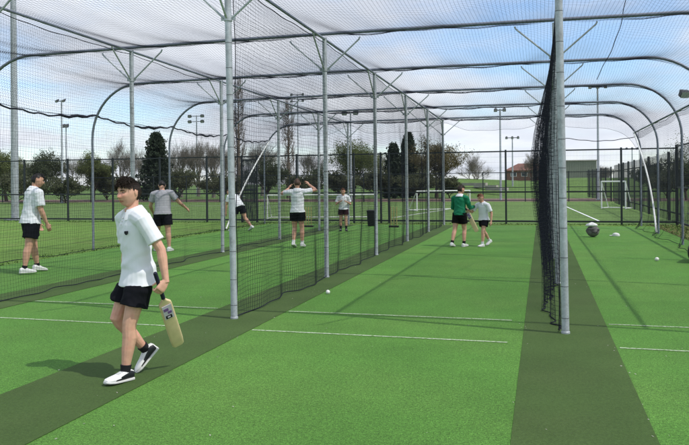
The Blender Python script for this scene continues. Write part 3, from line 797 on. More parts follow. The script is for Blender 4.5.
# ================================================================ PEOPLE
def rot(v, axis, a): return Matrix.Rotation(a, 3, axis) @ v
def head_mesh(mb, T, hh, lon=56, lat=44):
    """sculpted head; local unit = head height, y forward, z -.5 chin .. .5 crown"""
    vs = []
    def g(a, s): return math.exp(-(a/s)**2)
    def ss(x): x = max(0, min(1, x)); return x*x*(3-2*x)
    for i in range(lat+1):
        ph = -pi/2+pi*i/lat
        for j in range(lon):
            th = 2*pi*j/lon
            x, y, z = .355*cos(ph)*sin(th), .43*cos(ph)*cos(th), .5*sin(ph)
            if z < 0:
                k = -z/.5
                r_ = math.sqrt(max(0, 1-min(1, k)**3.2))/max(.05, math.sqrt(max(.0025, 1-k*k)))
                x *= min(r_, 2.2)*(1-.34*k**1.4); y *= min(r_, 2.2)*(1 if y > 0 else 1)
                if y > 0: y *= (1-.16*k**2)
                else: y *= 1-.75*ss((k-.05)/.75)
            else:
                if y < 0: y *= 1.10
            if y > 0:
                fr = ss(y/.3)
                y -= .03*fr*g(z-.02, .3)
                y += fr*.105*g(x, .05+.02*ss((.02-z)/.15))*ss((.10-z)/.24)*ss((z+.20)/.05)
                y -= fr*.088*g(abs(x)-.145, .080)*g(z-.03, .055)
                y += fr*.012*g(z-.115, .045)*g(abs(x)-.12, .15)
                y += fr*.030*g(x, .11)*(g(z+.255, .026)+.9*g(z+.315, .028))
                y -= fr*.030*g(x, .13)*g(z+.285, .020)
                y -= fr*.020*g(x, .16)*g(z+.365, .025)
                y += fr*.060*g(x, .15)*g(z+.42, .075)
                y += fr*.026*g(abs(x)-.21, .09)*g(z+.09, .09)
            vs.append(T @ (Vector((x, y, z))*hh))
    fs = [(i*lon+j, i*lon+(j+1) % lon, (i+1)*lon+(j+1) % lon, (i+1)*lon+j) for i in range(lat) for j in range(lon)]
    fs += [tuple(range(lon-1, -1, -1)), tuple(range(lat*lon, (lat+1)*lon))]
    mb.add(vs, fs)
    for s in (-1, 1):
        E = T @ Matrix.Translation(Vector((s*.355, -.05, -.01))*hh) @ Matrix.Rotation(s*R(-22), 4, 'Z') @ Matrix.Rotation(R(-8), 4, 'X')
        mb.ball((0, 0, 0), (.034*hh, .072*hh, .12*hh), 10, 8, M4=E)

def wrinkle(me, amp, seed_, wl=(.06, .20), zc=None):
    n = len(me.vertices); zs_ = .55 if wl[1] < .25 else 1.5; co = np.empty(n*3, np.float32); no = np.empty(n*3, np.float32)
    me.vertices.foreach_get('co', co); me.vertices.foreach_get('normal', no)
    co = co.reshape(-1, 3).astype(float); no = no.reshape(-1, 3)
    r = np.random.RandomState(seed_); d = np.zeros(n)
    for k in range(10):
        a = r.normal(0, 1, 3); a[2] *= zs_; a /= np.linalg.norm(a); L = r.uniform(*wl)
        b = r.normal(0, 1, 3); warp = np.sin(co@b*7+r.uniform(0, 6))+.5*np.sin(co@r.normal(0, 14, 3))
        q = .5+.5*np.sin((co@a)/L*2*pi+warp*1.6+r.uniform(0, 6))
        m1 = .5+.5*np.sin(co@r.normal(0, 6, 3)+r.uniform(0, 6))
        d += (q**3-.3)*m1*m1*L/.1
    d *= amp*.75
    co += no*d[:, None]
    me.vertices.foreach_set('co', co.astype(np.float32).ravel()); me.update()

FING = [(.0, .95), (.0, 1.05), (.0, 1.0), (.0, .80)]
def hand(mb, wrist, d, palm_n, thumb, sc, curl=.45):
    """d along the forearm, palm_n where the palm faces, thumb the side of the thumb"""
    d = d.normalized(); palm_n = (palm_n-d*palm_n.dot(d)).normalized(); side = d.cross(palm_n)
    if side.dot(thumb) < 0: side = -side
    L = .50*sc
    mb.loft([(wrist+d*(t*L), side, palm_n, a*sc, b*sc) for t, a, b in ((-.06, .135, .11), (.1, .165, .115), (.5, .215, .12), (.9, .225, .105), (1.05, .19, .08))], 14, e=2.6)
    for k in range(4):
        o_ = (.165-.11*k)*sc; fl_ = FING[k][1]*.46*sc; r_ = (.052 if k < 3 else .045)*sc
        p = wrist+d*(L*.93)+side*o_; pts = [p-d*.1*sc, p]; a = curl*.5+.05*k; dirv = d
        for j, fr in enumerate((.45, .3, .25)):
            dirv = (d*cos(a)+palm_n*sin(a)).normalized(); p = p+dirv*(fl_*fr); pts.append(p); a += curl*(1.0 if j == 0 else .8)
        mb.tube(pts, [r_, r_*1.05, r_, r_*.92, r_*.7], 8)
    p = wrist+d*(.14*sc)+side*(.13*sc); t1 = (side*.75+d*.65+palm_n*.35).normalized(); q = p+t1*.22*sc
    t2 = (side*.25+d*.9+palm_n*.45).normalized(); q2 = q+t2*.17*sc
    mb.tube([p-t1*.05*sc, p+t1*.1*sc, q, q2, q2+t2*.09*sc], [r_*1.5, r_*1.5, r_*1.2, r_*1.05, r_*.75], 8)

def person(loc, face, H, label, pose, skin=0, hair='hair_dark', shirt='shirt_white', shorts='shorts_navy', sock=None, sock_h=.06, shoe='shoe', detail=.007,
           hairlen=.10, ntuft=350, sleeve=.62, hem=-.02, headk=.135, collar=True, shorts_len=.58, girth=1.0, hairdir=(0, -.3, 1), logo=False, collar_mat=None, shoe_black=None, face_d=True, untuck=0.):
    """loc: ground point, face: heading of the front (rz), pose: angles in degrees"""
    P = dict(lean=2, curve=4, twist=0, side=0, head=(0, 0, 0), legs=None, arms=None, roll=0); P.update(pose)
    mb = MB(); G = girth
    Vv = Vector
    hl = headk*H
    spine_len = H*(1-.525-.032-headk)
    # spine frames
    def frame(t):
        a = R(P['lean'])+R(P['curve'])*max(0, t); tw = R(P['twist'])*max(0, min(1, t)); sd = R(P['side'])*t
        Mx = Matrix.Rotation(-a, 3, 'X') @ Matrix.Rotation(sd, 3, 'Y') @ Matrix.Rotation(tw, 3, 'Z')
        return Mx @ Vv((1, 0, 0)), Mx @ Vv((0, 1, 0)), Mx @ Vv((0, 0, 1))
    NS = 24; pos = {0: Vv((0, 0, 0))}; p = Vv((0, 0, 0)); sp = [(0, p.copy())]
    for k in range(NS+4):
        t = (k+.5)/NS; p = p+frame(t)[2]*(spine_len/NS); sp.append(((k+1)/NS, p.copy()))
    def sat(t):
        if t <= 0: return frame(0)[2]*(t*spine_len)
        k = min(len(sp)-2, int(t*NS)); return sp[k][1].lerp(sp[k+1][1], t*NS-k)
    def ring(t, rx, ry, fy=0, add=0):
        a, b, c_ = frame(t); return (sat(t)+b*(fy*H), a, b, rx*H*G+add, ry*H*G+add)
    TORSO = [(-.22, .045, .045, 0), (-.15, .078, .058, 0), (-.05, .090, .066, -.004), (.08, .091, .066, -.004), (.3, .077, .055, .002), (.5, .080, .058, .002), (.7, .090, .063, 0), (.82, .092, .060, -.002), (.92, .078, .050, -.004), (1.0, .046, .040, -.004), (1.08, .034, .034, .0)]
    mb.loft([ring(*r_) for r_ in TORSO], 22)
    # neck & head
    n0 = sat(.98); a1, b1, c1 = frame(1.0)
    hp, hy, hr = (R(x) for x in P['head'])
    Hm = Matrix.Rotation(-R(P['lean']+P['curve'])*.35, 3, 'X') @ Matrix.Rotation(R(P['twist']), 3, 'Z') @ Matrix.Rotation(hy, 3, 'Z') @ Matrix.Rotation(-hp, 3, 'X') @ Matrix.Rotation(hr, 3, 'Y')
    hc = sat(1.0)+c1*(.030*H)+Hm @ Vv((0, .10*hl, .50*hl))
    hu, hf = Hm @ Vv((0, 0, 1)), Hm @ Vv((0, 1, 0))
    mb.tube([n0, sat(1.06), hc-hu*.34*hl-hf*.16*hl, hc-hu*.1*hl-hf*.14*hl], [.036*H, .0295*H, .0285*H, .032*H], 14)
    T4 = Matrix.Translation(hc) @ Hm.to_4x4()
    head_mesh(mb, T4, hl)
    # arms
    sh = {}; arms = {}
    for s, nm in ((-1, 'L'), (1, 'R')):
        a_, b_, c_ = frame(.9)
        up_, fo_ = (Vv(x).normalized() for x in P['arms'][nm][:2])
        raise_ = max(0, up_.z+.3)*.03*H
        S0 = sat(.885)+a_*(s*.112*H*G)+c_*raise_
        el = S0+up_*(.172*H); wr = el+fo_*(.150*H)
        arms[nm] = (S0, el, wr, up_, fo_)
        mb.tube([sat(.9)+a_*(s*.03*H), sat(.905)+a_*(s*.07*H*G)+c_*raise_*.4, S0, S0+up_*.05*H], [.040*H, .040*H*G, .036*H*G, .031*H*G], 12)
        mb.tube([S0, S0.lerp(el, .35), S0.lerp(el, .75), el, el.lerp(wr, .25), el.lerp(wr, .7), wr, wr+fo_*.01*H],
                [.033*H*G, .0295*H*G, .0255*H*G, .0235*H*G, .0245*H*G, .0185*H, .0155*H, .0155*H], 12)
        hd = Vv(P['arms'][nm][2]).normalized() if len(P['arms'][nm]) > 2 else fo_
        pn = Vv(P['arms'][nm][3]) if len(P['arms'][nm]) > 3 else Vv((-s, 0, 0))
        th = Vv(P['arms'][nm][4]) if len(P['arms'][nm]) > 4 else Vv((0, 1, .2))
        cu = P['arms'][nm][5] if len(P['arms'][nm]) > 5 else .45
        hand(mb, wr, hd, pn, th, .108*H, cu)
    # legs
    legs = {}; lows = {}
    def foot_low(nm, s, kadd):
        fx_, ab, kn, fp, fy_ = (R(x) for x in P['legs'][nm]); kn += kadd
        hipj = Vv((s*.050*H*G, 0, 0)); td = Vv((s*sin(ab), sin(fx_)*cos(ab), -cos(fx_)*cos(ab)))
        an = hipj+td*(.245*H)+Vv((s*sin(ab)*.7, sin(fx_-kn), -cos(fx_-kn))).normalized()*(.232*H)
        fm = Matrix.Rotation(-s*fy_, 3, 'Z') @ Matrix.Rotation(fp, 3, 'X')
        return min((an+fm @ Vv((0, y_*H, -.0432*H))).z for y_ in (-.046, -.03, .1, .112))
    pl = P.get('plant', 'L'); fr_ = 'R' if pl == 'L' else 'L'; sg_ = {'L': -1, 'R': 1}
    z0_ = foot_low(pl, sg_[pl], 0); kfix = {pl: 0, fr_: 0}
    if P.get('touch', True):
        best = min((abs(foot_low(fr_, sg_[fr_], R(k))-z0_), abs(k), k) for k in [q*.25 for q in range(-160, 240)] if R(P['legs'][fr_][2])+R(k) > 0)
        kfix[fr_] = R(best[2])
    for s, nm in ((-1, 'L'), (1, 'R')):
        fx_, ab, kn, fp, fy_ = (R(x) for x in P['legs'][nm]); kn += kfix[nm]
        hipj = Vv((s*.050*H*G, 0, 0))
        td = Vv((s*sin(ab), sin(fx_)*cos(ab), -cos(fx_)*cos(ab))); knp = hipj+td*(.245*H)
        sa = fx_-kn; sd_ = Vv((s*sin(ab)*.7, sin(sa), -cos(sa))).normalized(); an = knp+sd_*(.232*H)
        fm = Matrix.Rotation(-s*fy_, 3, 'Z') @ Matrix.Rotation(fp, 3, 'X')     # fp>0 toes up
        legs[nm] = (hipj, knp, an, fm, td, sd_)
        bk = Vv((0, -1, 0))
        mb.tube([hipj+Vv((0, 0, .03*H)), hipj-Vv((0, 0, .02*H)), hipj.lerp(knp, .3), hipj.lerp(knp, .7), knp, knp.lerp(an, .12), knp.lerp(an, .3)+bk*.006*H, knp.lerp(an, .55)+bk*.003*H, knp.lerp(an, .85), an, an+fm @ Vv((0, .012*H, -.02*H))],
                [.046*H*G, .052*H*G, .052*H*G, .041*H*G, .0345*H*G, .033*H*G, .0345*H*G, .030*H*G, .0215*H, .021*H, .021*H], 14)
        lows[nm] = foot_low(nm, s, kfix[nm])
    dz = -min(lows.values())
    OFF = Vv((0, 0, dz))
    body = remesh(mb, detail, 3 if detail > .006 else 2)
    body.transform(Matrix.Translation(OFF))
    ob = link_mesh('person', body, [SKIN[skin], M['lip']])
    tag(ob, label, 'person')
    # lips
    Ti = (Matrix.Translation(OFF) @ T4).inverted()
    n = len(body.polygons); cc = np.empty(n*3, np.float32); body.polygons.foreach_get('center', cc); cc = cc.reshape(-1, 3)
    Tm = np.array(Ti); lc = (cc@Tm[:3, :3].T+Tm[:3, 3])/hl
    mi = ((np.abs(lc[:, 0]) < .115) & (lc[:, 1] > .25) & (np.abs(lc[:, 2]+.287) < .045*(1-.5*np.abs(lc[:, 0])/.115))).astype(np.int32)
    body.polygons.foreach_set('material_index', mi)
    TT = Matrix.Translation(OFF) @ T4
    def child(mbx, nm, m, voxel=None, it=2, wr_=None, par=None):
        if voxel:
            me = remesh(mbx, voxel, it); me.transform(Matrix.Translation(OFF))
            if wr_: wrinkle(me, *wr_)
            return link_mesh(nm, me, m, par or ob)
        mbx.v = [tuple(Vv(q)+OFF) for q in mbx.v]
        return mbx.build(nm, m, par or ob)
    # face details
    if face_d:
        for s in (-1, 1):
            e = MB(); e.ball(T4 @ (Vv((s*.145, .326, .028))*hl), (.046*hl, .024*hl, .019*hl), 10, 7, M4=Hm.to_4x4()); eo = child(e, 'eye', M['eyew'])
            e = MB(); e.ball(T4 @ (Vv((s*.145, .346, .028))*hl), (.028*hl, .008*hl, .019*hl), 8, 6, M4=Hm.to_4x4()); child(e, 'iris', M['eye'], par=eo)
            e = MB(); e.tube([T4 @ (Vv((s*x, y, z))*hl) for x, y, z in ((.055, .392, .088), (.13, .386, .106), (.215, .332, .090))], [.014*hl, .020*hl, .010*hl], 6); child(e, 'eyebrow', M[hair])
            e = MB(); e.tube([T4 @ (Vv((s*x, y, z))*hl) for x, y, z in ((.085, .348, .046), (.145, .360, .053), (.205, .322, .043))], [.007*hl, .010*hl, .007*hl], 6); child(e, 'eyelid', SKIN[skin])
    # hair: cap and tufts
    r_ = random.Random(int(H*1000)+len(label)); hm = MB()
    def scalp(th, ph):
        x, y, z = .355*cos(ph)*sin(th), .43*cos(ph)*cos(th), .5*sin(ph)
        if y < 0: y *= 1.10
        if z < 0 and y < 0:
            k = -z/.5; y *= 1-.55*max(0, min(1, (k-.05)/.75))**1.3
            x *= 1-.2*k
        return Vv((x, y, z))
    def hairy(q):
        if q.y > .05: 
            return q.z > .27-.06*min(1, abs(q.x)/.3) and not (q.y > .36 and q.z < .3)
        if q.y > -.17: return q.z > .13-.04*max(0, (-.08-q.y)/.09)
        return q.z > -.27
    nl, nt = 30, 60; vs = []; keep = {}
    for i in range(nl+1):
        for j in range(nt):
            q = scalp(2*pi*j/nt, -pi/2+pi*i/nl); keep[(i, j)] = hairy(Vv((q.x, q.y, q.z-(.05 if q.y > .05 else .015)-.025*sin(j*5.3))))
            k = 1.03+.012*r_.random(); vs.append(T4 @ (Vv((q.x*k, q.y*k, q.z*k))*hl))
    fs = [(i*nt+j, i*nt+(j+1) % nt, (i+1)*nt+(j+1) % nt, (i+1)*nt+j) for i in range(nl) for j in range(nt) if keep[(i, j)] and keep[(i+1, (j+1) % nt)] and keep[(i+1, j)] and keep[(i, (j+1) % nt)]]
    hm.add(vs, fs)
    hd_ = Vv(hairdir).normalized()
    cnt = 0
    while cnt < ntuft:
        th = r_.uniform(0, 2*pi); ph = math.asin(r_.uniform(-.65, 1)); q = scalp(th, ph)
        if not hairy(Vv((q.x, q.y, q.z+r_.gauss(0, .028)))): continue
        cnt += 1
        nn = Vv((q.x/.12, q.y/.18, q.z/.25)).normalized(); top = max(0, nn.z)
        L = hairlen*(.45+.85*top**.8*(.7+.6*max(0, q.y)/.4))*r_.uniform(.55, 1.25)
        T_ = Vv((q.x*.5, .55+.5*max(0, q.y)/.4, .25))*top+Vv((0, -.45, -1))*(1-top)**1.2
        T_ = (T_-nn*T_.dot(nn)).normalized()
        rise = .22+.95*top**.7*max(0, q.y+.05)/.4
        d1 = (T_+nn*rise+Vv((r_.gauss(0, .13), r_.gauss(0, .13), r_.gauss(0, .08)))).normalized()
        d2 = (d1+nn*(.25*top-.12)+Vv((r_.gauss(0, .06), r_.gauss(0, .06), .10*top))).normalized()
        p0 = q*.99; p1 = q*1.015+d1*L*.6; p2 = p1+d2*L*.5
        hm.tube([T4 @ (x*hl) for x in (p0, p1, p2)], [.016*hl, .013*hl, .002*hl], 3, cap=False)
    for _ in range(ntuft//14):
        th = r_.gauss(0, .9); q = scalp(th*.8, math.asin(r_.uniform(.5, .95)))
        if not hairy(q): continue
        d1 = (Vv((q.x*1.2, q.y*.9, 1))+hd_*.5+Vv((r_.gauss(0, .12), r_.gauss(0, .12), 0))).normalized(); L = hairlen*r_.uniform(.7, 1.35)
        hm.tube([T4 @ (x*hl) for x in (q*.98, q*1.0+d1*L*.6, q*1.0+d1*L*.9+Vv((r_.gauss(0, .02), r_.gauss(0, .02)+.015, 0)), q*1.0+d1*L*1.05+Vv((0, .03, -.005)))], [.026*hl, .022*hl, .012*hl, .002*hl], 4, cap=False)
    child(hm, 'hair', M[hair])
    # shirt
    sm = MB(); ad = .0
    hx = lambda t: (.101+.10*max(0, .10-t), .077+.075*max(0, .10-t))
    top = [(hem, *hx(hem), -.001), (hem*.5+.03, *hx(hem*.5+.03), -.002), (.10, .101, .077, -.003), (.3, .094, .071, .0), (.5, .094, .070, .002), (.7, .099, .071, 0), (.82, .101, .068, -.002), (.92, .088, .058, -.004), (.985, .055, .047, -.004), (1.02, .043, .043, -.002)]
    sm.loft([ring(*q) for q in top], 24)
    for s, nm in ((-1, 'L'), (1, 'R')):
        S0, el, wr, up_, fo_ = arms[nm]; a_, b_, c_ = frame(.9)
        raise_ = max(0, up_.z+.3)*.03*H
        sm.tube([sat(.9)+a_*(s*.03*H), sat(.905)+a_*(s*.07*H*G)+c_*raise_*.4, S0, S0+up_*.05*H], [.046*H, .046*H*G, .043*H*G, .040*H*G], 14)
        if sleeve <= 1:
            e_ = S0.lerp(el, sleeve)
            sm.tube([S0-up_*.01*H, S0.lerp(e_, .5), e_], [.043*H*G, .041*H*G, .042*H*G], 16)
        else:
            sm.tube([S0-up_*.01*H, S0.lerp(el, .5), el, el.lerp(wr, .5), el.lerp(wr, .93)], [.043*H*G, .038*H*G, .033*H*G, .029*H, .025*H], 14)
    so = child(sm, 'jumper' if sleeve > 1 else 'shirt', M[shirt], detail*.9, 26 if detail < .006 else 7, (.0042, int(H*777)) if detail > .006 else (.0036, 12, (.10, .30)))
    if detail < .006: wrinkle(so.data, .0016, 31, (.035, .09))
    if collar:
        cm = MB(); n = 28
        def cring(rr_, dz_, dr):
            out = []
            a_, b_, c_ = frame(.97); ce = sat(.985)
            for j in range(n):
                q = R(24)+(2*pi-R(48))*j/(n-1); q2 = q+pi/2
                fr = max(0, sin(q2)); 
                out.append(ce+a_*(cos(q2)*rr_*1.08*H)+b_*(sin(q2)*rr_*H-.004*H)+c_*((dz_-.014*fr+dr*(1-fr)*.0)*H))
            return out
        rings_ = [cring(.037, .030, 0), cring(.045, .036, 0), cring(.066, .002, 0), cring(.070, -.013, 0), cring(.062, -.012, 0), cring(.040, .022, 0)]
        vs = [q for r2 in rings_ for q in r2]
        fs = [(i*n+j, i*n+j+1, ((i+1) % 6)*n+j+1, ((i+1) % 6)*n+j) for i in range(6) for j in range(n-1)]
        fs += [tuple(i*n for i in range(6)), tuple(i*n+n-1 for i in reversed(range(6)))]
        cm.add(vs, fs); child(cm, 'collar', M[collar_mat or shirt], par=so)
    # shorts
    pm = MB()
    pm.loft([ring(*q) for q in ((.16, .090, .066, -.002), (.08, .098, .073, -.004), (-.05, .100, .076, -.005), (-.17, .090, .070, -.002), (-.24, .07, .056, 0))], 24)
    for s, nm in ((-1, 'L'), (1, 'R')):
        hipj, knp, an, fm, td, sd_ = legs[nm]; e_ = hipj.lerp(knp, shorts_len)
        pm.tube([hipj+Vv((0, 0, .03*H)), hipj.lerp(e_, .4)-td*.0, hipj.lerp(e_, .8), e_], [.066*H*G, .067*H*G, .067*H*G, .068*H*G], 18)
    sho = child(pm, 'shorts', M[shorts], detail*.9, 4, (.0045, int(H*555)))
    if sleeve <= 1:         # the waist of the shorts sits under the hanging shirt
        me = sho.data; n_ = len(me.vertices); co = np.empty(n_*3, np.float32); me.vertices.foreach_get('co', co); co = co.reshape(-1, 3)
        _, fb, ub = frame(0); rel = co-np.array(OFF)
        tt = rel@np.array(ub); k_ = np.clip((tt-(hem+.02)*spine_len)/(.05*spine_len), 0, 1)[:, None]
        ax = tt[:, None]*np.array(ub)[None, :]
        co = (rel-(rel-ax)*(.26*k_))+np.array(OFF)
        me.vertices.foreach_set('co', co.astype(np.float32).ravel()); me.update()
    # socks and shoes
    for s, nm in ((-1, 'L'), (1, 'R')):
        hipj, knp, an, fm, td, sd_ = legs[nm]
        if sock:
            k = MB(); t0 = sock_h/.232
            k.tube([an+fm @ Vv((0, .004*H, -.018*H)), an, an.lerp(knp, t0*.5), an.lerp(knp, t0*.97), an.lerp(knp, t0)], [.0245*H, .0245*H, .0250*H, .0275*H, .0225*H], 14); child(k, 'sock', M[sock])
        k = MB(); SL = .158*H
        def sring(u, w, z0, z1, x=0):
            c_ = an+fm @ Vv((x*H, -.045*H+u*SL, (-.043*H)+(z0+z1)/2*H)); return (c_, fm @ Vv((1, 0, 0)), fm @ Vv((0, 0, 1)), w*H, (z1-z0)/2*H)
        ins = -s*.004
        k.loft([sring(0, .014, .008, .036), sring(.03, .021, .006, .048), sring(.14, .025, .006, .056), sring(.28, .0255, .006, .058), sring(.42, .0265, .006, .049), sring(.58, .0295, .006, .038, ins*.5), sring(.76, .0305, .006, .030, ins), sring(.90, .026, .006, .024, ins*1.6), sring(.98, .014, .008, .018, ins*2)], 18, e=2.5)
        mats = [M[shoe], M['shoeb']]
        if shoe_black:
            # dark heel, side panels and laces area; white toe
            mbx = k; fi = np.arange(len(mbx.f)); nseg = 18
            for q in range(len(mbx.f)-2):
                i_, j_ = divmod(q, nseg); ang = 2*pi*(j_+.5)/nseg; sinz = sin(ang)
                blk = (i_ in (1, 2) and sinz < .75) or (i_ in (3, 4) and -.9 < sinz < .35) or (i_ == 5 and -.8 < sinz < -.05)
                mbx.mi[q] = 1 if blk else 0
        sh_ = child(k, 'shoe', mats if shoe != 'shoeb' else [M['shoeb'], M['shoeb']])
        k = MB()
        k.loft([sring(-.015, .013, 0, .014), sring(.02, .023, 0, .015), sring(.2, .027, 0, .014), sring(.42, .0275, 0, .012), sring(.62, .032, 0, .012, ins*.5), sring(.80, .0325, 0, .012, ins), sring(.94, .026, .001, .012, ins*1.6), sring(1.01, .012, .003, .012, ins*2)], 18, e=4)
        child(k, 'sole', M['sole'] if shoe != 'shoeb' else M['shoeb'], par=sh_)
        if face_d:
            k = MB()
            for t in (.40, .46, .52, .58): 
                z_ = .058-(t-.28)*.062
                k.tube([an+fm @ Vv((x*H, -.045*H+(t*SL), (-.043+z_-.16*abs(x)*.9)*H)) for x in (-.013, 0, .013)], .0022*H, 5)
            child(k, 'laces', M['sole'], par=sh_)
    if logo:
        a_, b_, c_ = frame(.70); ce = sat(.70)
        k = MB(); q0 = ce+a_*(-.052*H)+b_*(.066*H)
        nrm = (b_*.9-a_*.35).normalized(); tx = (a_*.9+b_*.35).normalized()
        out = [(-.008, .009), (.008, .009), (.008, -.002), (.0, -.010), (-.008, -.002)]
        vs = [q0+tx*x*H+c_*z*H+nrm*.004*H for x, z in out]+[q0+tx*x*H+c_*z*H-nrm*.012*H for x, z in out]
        k.add(vs, [(0, 1, 2, 3, 4), (9, 8, 7, 6, 5)]+[(i, 5+i, 5+(i+1) % 5, (i+1) % 5) for i in range(5)]); child(k, 'crest', M['stick3'], par=so)
        k = MB()
        for j in range(3):
            c3 = sat(.93-.05*j)+frame(.9)[1]*((.052+.006*j)*H); k.ball(c3, .0045*H, 8, 6)
        child(k, 'buttons', M['sole'], par=so)
    ob.location = loc; ob.rotation_euler = (0, 0, face)
    ob['_hands'] = 0; del ob['_hands']
    bpy.context.view_layer.update()
    W = {nm: (ob.matrix_basis @ (arms[nm][2]+OFF), arms[nm]) for nm in arms}
    feet = {nm: ob.matrix_basis @ (legs[nm][2]+OFF) for nm in legs}
    return ob, W, feet
def heading(dx, dy): return math.atan2(dy, dx)-pi/2
def put(res, target, which=None):
    """slide the figure so that its feet (or one of them) stand over the target"""
    ob, W, feet = res
    f_ = feet[which] if which else (feet['L']+feet['R'])/2
    d = Vector((target[0]-f_.x, target[1]-f_.y, 0)); ob.location = Vector(ob.location)+d
    return {k: w[0]+d for k, w in W.items()}

DN = (0, .05, -1)
# --- boy with the bat
res = person((-3.3, 5.3, 0), heading(-.62, -.78), 1.63, 'boy in white polo shirt and navy shorts walking with a cricket bat',
    dict(lean=3, curve=4, twist=4, head=(0, 15, 3), plant='L', legs=dict(L=(16, 2, 10, 4, 22), R=(22, 1, 54, -44, 4)),
         arms=dict(L=((-.32, -.40, -.86), (-.20, -.08, -1), (-.05, .60, -.78), (1, 0, .05), (0, .6, .8), 1.15), R=((.08, -.08, -1), (-.14, .12, -1), (-.1, .15, -1)))),
    skin=0, hair='hair_dark', sock='sock', sock_h=.035, detail=.0036, hairlen=.122, headk=.137, ntuft=4200, hem=-.175, sleeve=.72, logo=True, shoe_black=True, hairdir=(0, .30, 1), shorts_len=.66, girth=1.0)
hb = put(res, gr(122, 383)+Vector((0, .05, 0)), 'L')
wrist = hb['L']
def bat(top, tip, face_n, label, L=.85, grip='grip'):
    d = (tip-top).normalized(); n_ = (face_n-d*face_n.dot(d)).normalized(); s_ = d.cross(n_)
    root = empty('cricket_bat', top); tag(root, label, 'cricket bat', 'cricket bats')
    q = lambda u: d*u
    mb = MB(); mb.tube([q(0), q(.01), q(.30)], [.012, .0165, .0165], 12); mb.build('grip', M[grip], root)
    mb = MB(); mb.loft([(q(u), s_, n_, a, b) for u, a, b in ((.285, .014, .016), (.305, .022, .016), (.335, .050, .014), (.36, .054, .014), (.60, .054, .021), (.76, .054, .020), (.83, .050, .012), (.85, .036, .008))], 20, e=4.5)
    bl = mb.build('blade', M['willow'], root)
    for sg in (1, -1):
        mb = MB(); B4 = Matrix((( s_.x, d.x, n_.x), (s_.y, d.y, n_.y), (s_.z, d.z, n_.z))).to_4x4()
        mb.box(q(.425)+n_*sg*.0185, (.078, .145, .0040), M4=B4, mi=0)
        mb.box(q(.395)+n_*sg*.0205+s_*.012, (.040, .030, .0040), M4=B4, mi=1)
        mb.box(q(.43)+n_*sg*.0205-s_*.012, (.034, .026, .0040), M4=B4, mi=1)
        mb.box(q(.475)+n_*sg*.0205+s_*.004, (.052, .034, .0040), M4=B4, mi=2)
        mb.box(q(.475)+n_*sg*.0225+s_*.004, (.024, .014, .0030), M4=B4, mi=0)
        mb.build('sticker', [M['stick'], M['stick2'], M['stick3']], bl, smooth=False)
    return root
view = (Vector((0, 0, CAM_H))-wrist).normalized(); right = Vector((cos(YAW), sin(YAW), 0)); away = Vector((-sin(YAW), cos(YAW), 0))
fw_ = Vector((-.62, -.78, 0)).normalized(); rg_ = Vector((fw_.y, -fw_.x, 0))
hc_ = wrist+(fw_*.6-Vector((0, 0, .78)))*.066+rg_*.030
bd = (right*.07-Vector((0, 0, 1))*.80+away*.60).normalized()
bat(hc_-bd*.16, hc_+bd*.69, view+right*.15, 'pale wooden cricket bat hanging from the hand of the walking boy')

# --- man in white, far left
res = person((-8.5, 10.6, 0), heading(.45, .90), 1.79, 'dark haired man in white polo shirt, standing turned away at far left',
    dict(lean=4, curve=8, twist=-6, head=(8, -14, 0), legs=dict(L=(14, 3, 4, -8, 10), R=(-12, 3, 12, 0, 12)), arms=dict(L=((-.15, .2, -1), (.1, .4, -1)), R=((.10, .10, -1), (-.05, .42, -.9)))),
    skin=1, hair='hair_black', sock='sock', sock_h=.03, detail=.0075, hairlen=.11, hem=-.10, ntuft=400, sleeve=.75, face_d=True, girth=1.1, shorts_len=.72)
put(res, gr(31, 273))
# --- man in grey
res = person((-8.4, 14.9, 0), heading(-.55, .85), 1.71, 'man in grey t-shirt with right arm held out, back turned',
    dict(lean=5, curve=12, twist=-14, head=(25, 12, 0), legs=dict(L=(10, 4, 10, 0, 8), R=(-6, 4, 4, 0, 30)), arms=dict(L=((-.25, .25, -1), (.25, .75, -.6)), R=((.62, .05, -.72), (.60, .45, -.50)))),
    skin=1, hair='hair_black', shirt='shirt_grey', sock='sockw', sock_h=.018, detail=.0075, collar=False, hem=-.06, ntuft=400, sleeve=.62, girth=1.06, shorts_len=.66)
put(res, gr(163, 251))
# --- bending player
res = person((-9.4, 21.5, 0), heading(-.93, .36), 1.66, 'player in white shirt bending forward behind the foremost left post',
    dict(lean=30, curve=30, head=(10, 0, 0), legs=dict(L=(30, 4, 28, 0, 6), R=(-18, 5, 20, -26, 8)), arms=dict(L=((-.1, .35, -1), (.05, .15, -1)), R=((.1, .3, -1), (-.05, .12, -1)))),
    skin=1, hair='hair_brown', detail=.009, hem=-.06, ntuft=300, sock='sockw', sock_h=.02, girth=1.03)
put(res, gr(242, 231))
# --- player with raised arms
res = person((-5.7, 16.6, 0), heading(-.10, 1.0), 1.64, 'player in white shirt with both arms raised to the head, back turned',
    dict(lean=0, curve=-2, twist=8, head=(0, 8, 0), legs=dict(L=(8, 1, 26, -20, 4), R=(4, 2, 6, -8, 8)), arms=dict(L=((-.80, .50, -.12), (.45, .60, .42), (.3, .4, .7), (.6, .3, -.2), (.4, .2, 1)), R=((.80, .45, .10), (-.70, .25, .50), (-.5, .3, .6), (-.6, .3, -.3), (-.4, .2, 1)))),
    skin=0, hair='hair_brown', shirt='shirt_white', shorts='shorts_black', sock='sockw', sock_h=.04, detail=.0075, hem=-.06, ntuft=400)
hm_ = put(res, gr(298, 248))
